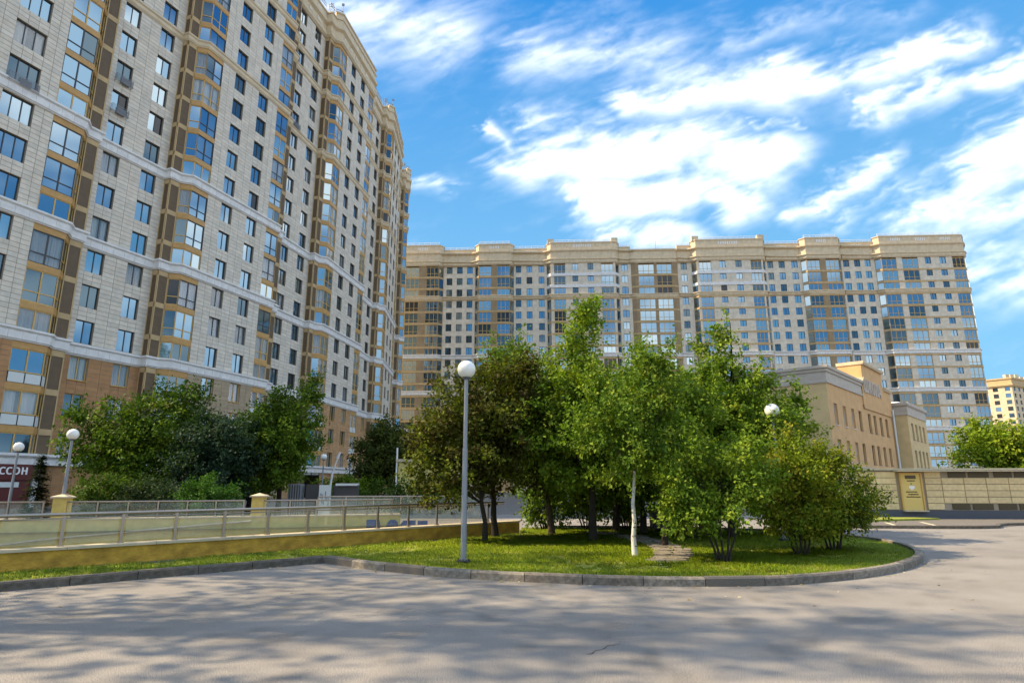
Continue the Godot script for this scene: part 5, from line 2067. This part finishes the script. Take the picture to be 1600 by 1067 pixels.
	tree("leafy_shrub", "low dark shrub in the shade between birch and middle tree", Vector2(5.4, 19.6), 0.1, [E_(0, 1.1, 0, 1.0, 0.8, 0.8)], 150, 24, 0.11, 0.2, green, 0.025, mats.bark_dark, 44, {"category": "shrub", "stems": bs, "limbs": 4})
	var under := ["leafy shrub at the back of the island behind the wine leaved pair", "leafy shrub at the back edge of the island beside the cabinet", "round shrub behind the middle trees of the island", "wide shrub at the back of the island behind the lamp", "shrub filling the gap behind the tall pointed tree"]
	var places := [Vector2(1.2, 23.6), Vector2(6.9, 23.4), Vector2(4.2, 23.9), Vector2(8.9, 20.8), Vector2(2.7, 23.7)]
	for k in 5:
		tree("leafy_shrub", under[k], places[k], 0.05, [E_(0, 1.15, 0, 1.15, 1.0, 0.8), E_(0.3, 1.9, 0, 0.7, 0.6, 0.6)], 210, 26, 0.13, 0.22, green, 0.03, mats.bark_dark, 141 + k, {"category": "shrub", "stems": bs, "limbs": 4})
	# trees along the curved block
	tree("linden_tree", "broad round green tree before the brown lower floors of the block", Vector2(-19.6, 33.5), 0.0, [E_(-1.6, 4.0, 0, 2.4, 2.0, 2.2), E_(1.2, 4.6, 0, 2.3, 2.2, 2.2), E_(0, 3.0, 0, 3.4, 1.9, 2.6), E_(2.2, 5.6, 0, 1.2, 1.1, 1.2)], 620, 30, 0.21, 0.42, shaded_green, 0.16, mats.bark_dark, 51, {"spires": 8 })
	tree("linden_tree", "rounded green tree between the dark blue tree and the entrance gate", Vector2(-12.3, 34.0), 0.0, [E_(0, 4.3, 0, 2.1, 2.0, 2.0), E_(-0.8, 3.0, 0, 2.0, 1.8, 1.9), E_(0.6, 5.5, 0, 1.3, 1.1, 1.3)], 480, 30, 0.2, 0.4, shaded_green, 0.14, mats.bark_dark, 52, {"spires": 8 })
	tree("linden_tree", "broad low tree standing behind the dark blue green tree", Vector2(-15.5, 38.0), 0.0, [E_(0, 3.4, 0, 3.4, 2.4, 2.2)], 360, 28, 0.24, 0.45, green, 0.15, mats.bark_dark, 53, {})
	tree("elm_tree", "dark blue green tree between the two rounder trees", Vector2(-14.7, 31.8), 0.0, [E_(0.2, 3.4, 0, 1.9, 1.7, 1.8), E_(-0.3, 2.2, 0, 2.2, 1.6, 1.9), E_(-0.8, 4.3, 0, 0.9, 0.8, 0.9)], 460, 30, 0.19, 0.36, blue, 0.12, mats.bark_dark, 61, {})
	conifer("small dark spruce in front of the red shop front", Vector2(-19.9, 27.0), 2.9, 0.85, dark, 62, 500, 0.14)
	tree("elm_tree", "loose olive green tree beyond the entrance gate", Vector2(-10.6, 51.0), 0.0, [E_(0, 3.2, 0, 2.3, 2.6, 2.0), E_(0.3, 5.4, 0, 1.3, 1.3, 1.3)], 380, 26, 0.26, 0.45, [Color(0.075, 0.095, 0.022), Color(0.10, 0.125, 0.024), Color(0.055, 0.075, 0.018)], 0.13, mats.bark_brown, 63, {})
	tree("linden_tree", "olive green tree next to the beige service house", Vector2(-8.2, 53.5), 0.0, [E_(0, 3.9, 0, 2.0, 2.6, 2.0)], 260, 26, 0.26, 0.45, [Color(0.06, 0.075, 0.02), Color(0.05, 0.06, 0.018)], 0.13, mats.bark_brown, 54, {})
	# hedges and shrubs behind the far railing
	tree("clipped_shrub", "bright green clipped shrub behind the far railing", Vector2(-12.9, 27.6), 0.0, [E_(0, 1.05, 0, 1.35, 0.85, 0.9)], 230, 28, 0.11, 0.2, [Color(0.05, 0.13, 0.02), Color(0.07, 0.16, 0.025)], 0.03, mats.bark_dark, 71, {"category": "shrub", "limbs": 5})
	tree("clipped_shrub", "silvery green shrub below the broad round tree", Vector2(-16.0, 28.6), 0.0, [E_(0, 0.95, 0, 1.3, 0.85, 0.9)], 190, 26, 0.13, 0.22, [Color(0.05, 0.085, 0.035), Color(0.035, 0.06, 0.025)], 0.03, mats.bark_dark, 72, {"category": "shrub", "limbs": 5})
	tree("clipped_shrub", "deep green shrub beside the yellow pillar lamp", Vector2(-18.3, 28.8), 0.0, [E_(0, 1.1, 0, 1.2, 1.0, 0.9)], 190, 26, 0.13, 0.22, dark, 0.03, mats.bark_dark, 73, {"category": "shrub", "limbs": 5})
	tree("clipped_shrub", "long dark hedge behind the glass fence", Vector2(-6.6, 37.0), 0.0, [E_(0, 0.9, 0, 2.8, 0.9, 0.8), E_(2.6, 0.8, 0, 1.8, 0.8, 0.8)], 280, 26, 0.16, 0.25, dark, 0.04, mats.bark_dark, 74, {"category": "hedge", "limbs": 6})
	tree("clipped_shrub", "grey green hedge below the globe lamps by the block", Vector2(-12.6, 48.0), 0.0, [E_(0, 1.0, 0, 2.4, 1.2, 0.9)], 200, 26, 0.2, 0.3, mid, 0.04, mats.bark_dark, 75, {"category": "hedge", "limbs": 6})
	# round tree behind the block wall
	tree("linden_tree", "bright yellow green round tree behind the block wall", Vector2(34.9, 45.0), 0.0, [E_(0, 3.5, 0, 3.7, 2.3, 2.8), E_(-1.2, 4.6, 0, 1.9, 1.5, 1.6), E_(2.6, 3.6, 0, 2.2, 1.6, 2.2)], 560, 28, 0.27, 0.45, [Color(0.22, 0.31, 0.02), Color(0.18, 0.27, 0.02), Color(0.28, 0.34, 0.03)], 0.15, mats.bark_dark, 81, {})
	# tall trees beyond the frame whose leaves dapple the road
	var shade_spots := [Vector2(-16.0, 4.0), Vector2(-17.5, 8.5), Vector2(-20.5, 13.0), Vector2(-21.0, 3.5), Vector2(-24.0, 9.0), Vector2(-26.0, 15.5), Vector2(-15.5, -1.5)]
	var heights := [21.0, 24.0, 25.0, 25.0, 27.0, 28.0, 20.0]
	var tags := ["tall loose crowned poplar at the roadside shading the drive", "tall poplar by the ramp end shading the drive", "tall poplar beside the far ramp wall", "tall poplar in the second row beside the drive", "very tall poplar standing back from the drive", "tallest poplar at the end of the second row", "poplar at the roadside nearest the drive bend"]
	for k in 7:
		var h: float = heights[k]
		tree("poplar_tree", tags[k], shade_spots[k], 0.0, [E_(0, h * 0.58, 0, 2.5, h * 0.36, 2.9), E_(0.3, h * 0.85, 0.4, 1.7, h * 0.15, 1.8)], 125, 18, 0.28, 0.6, mid, 0.22, mats.bark_dark, 91 + k, {"limbs": 22, "group": "poplars along the drive"})


func _ready() -> void:
	rng.seed = 20
	make_materials()
	textured(mat("brown_wall_long", lin(0.37, 0.265, 0.15), 0.8), noise_tex(0.012, Color(0.86, 0.86, 0.86), Color(1, 1, 1), 256, FastNoiseLite.TYPE_SIMPLEX_SMOOTH, 5, 13), 0.13)
	make_camera_and_light()
	grounds()
	courtyard_block()
	long_block()
	school()
	far_blocks()
	ramp()
	block_wall()
	lamps()
	trees()
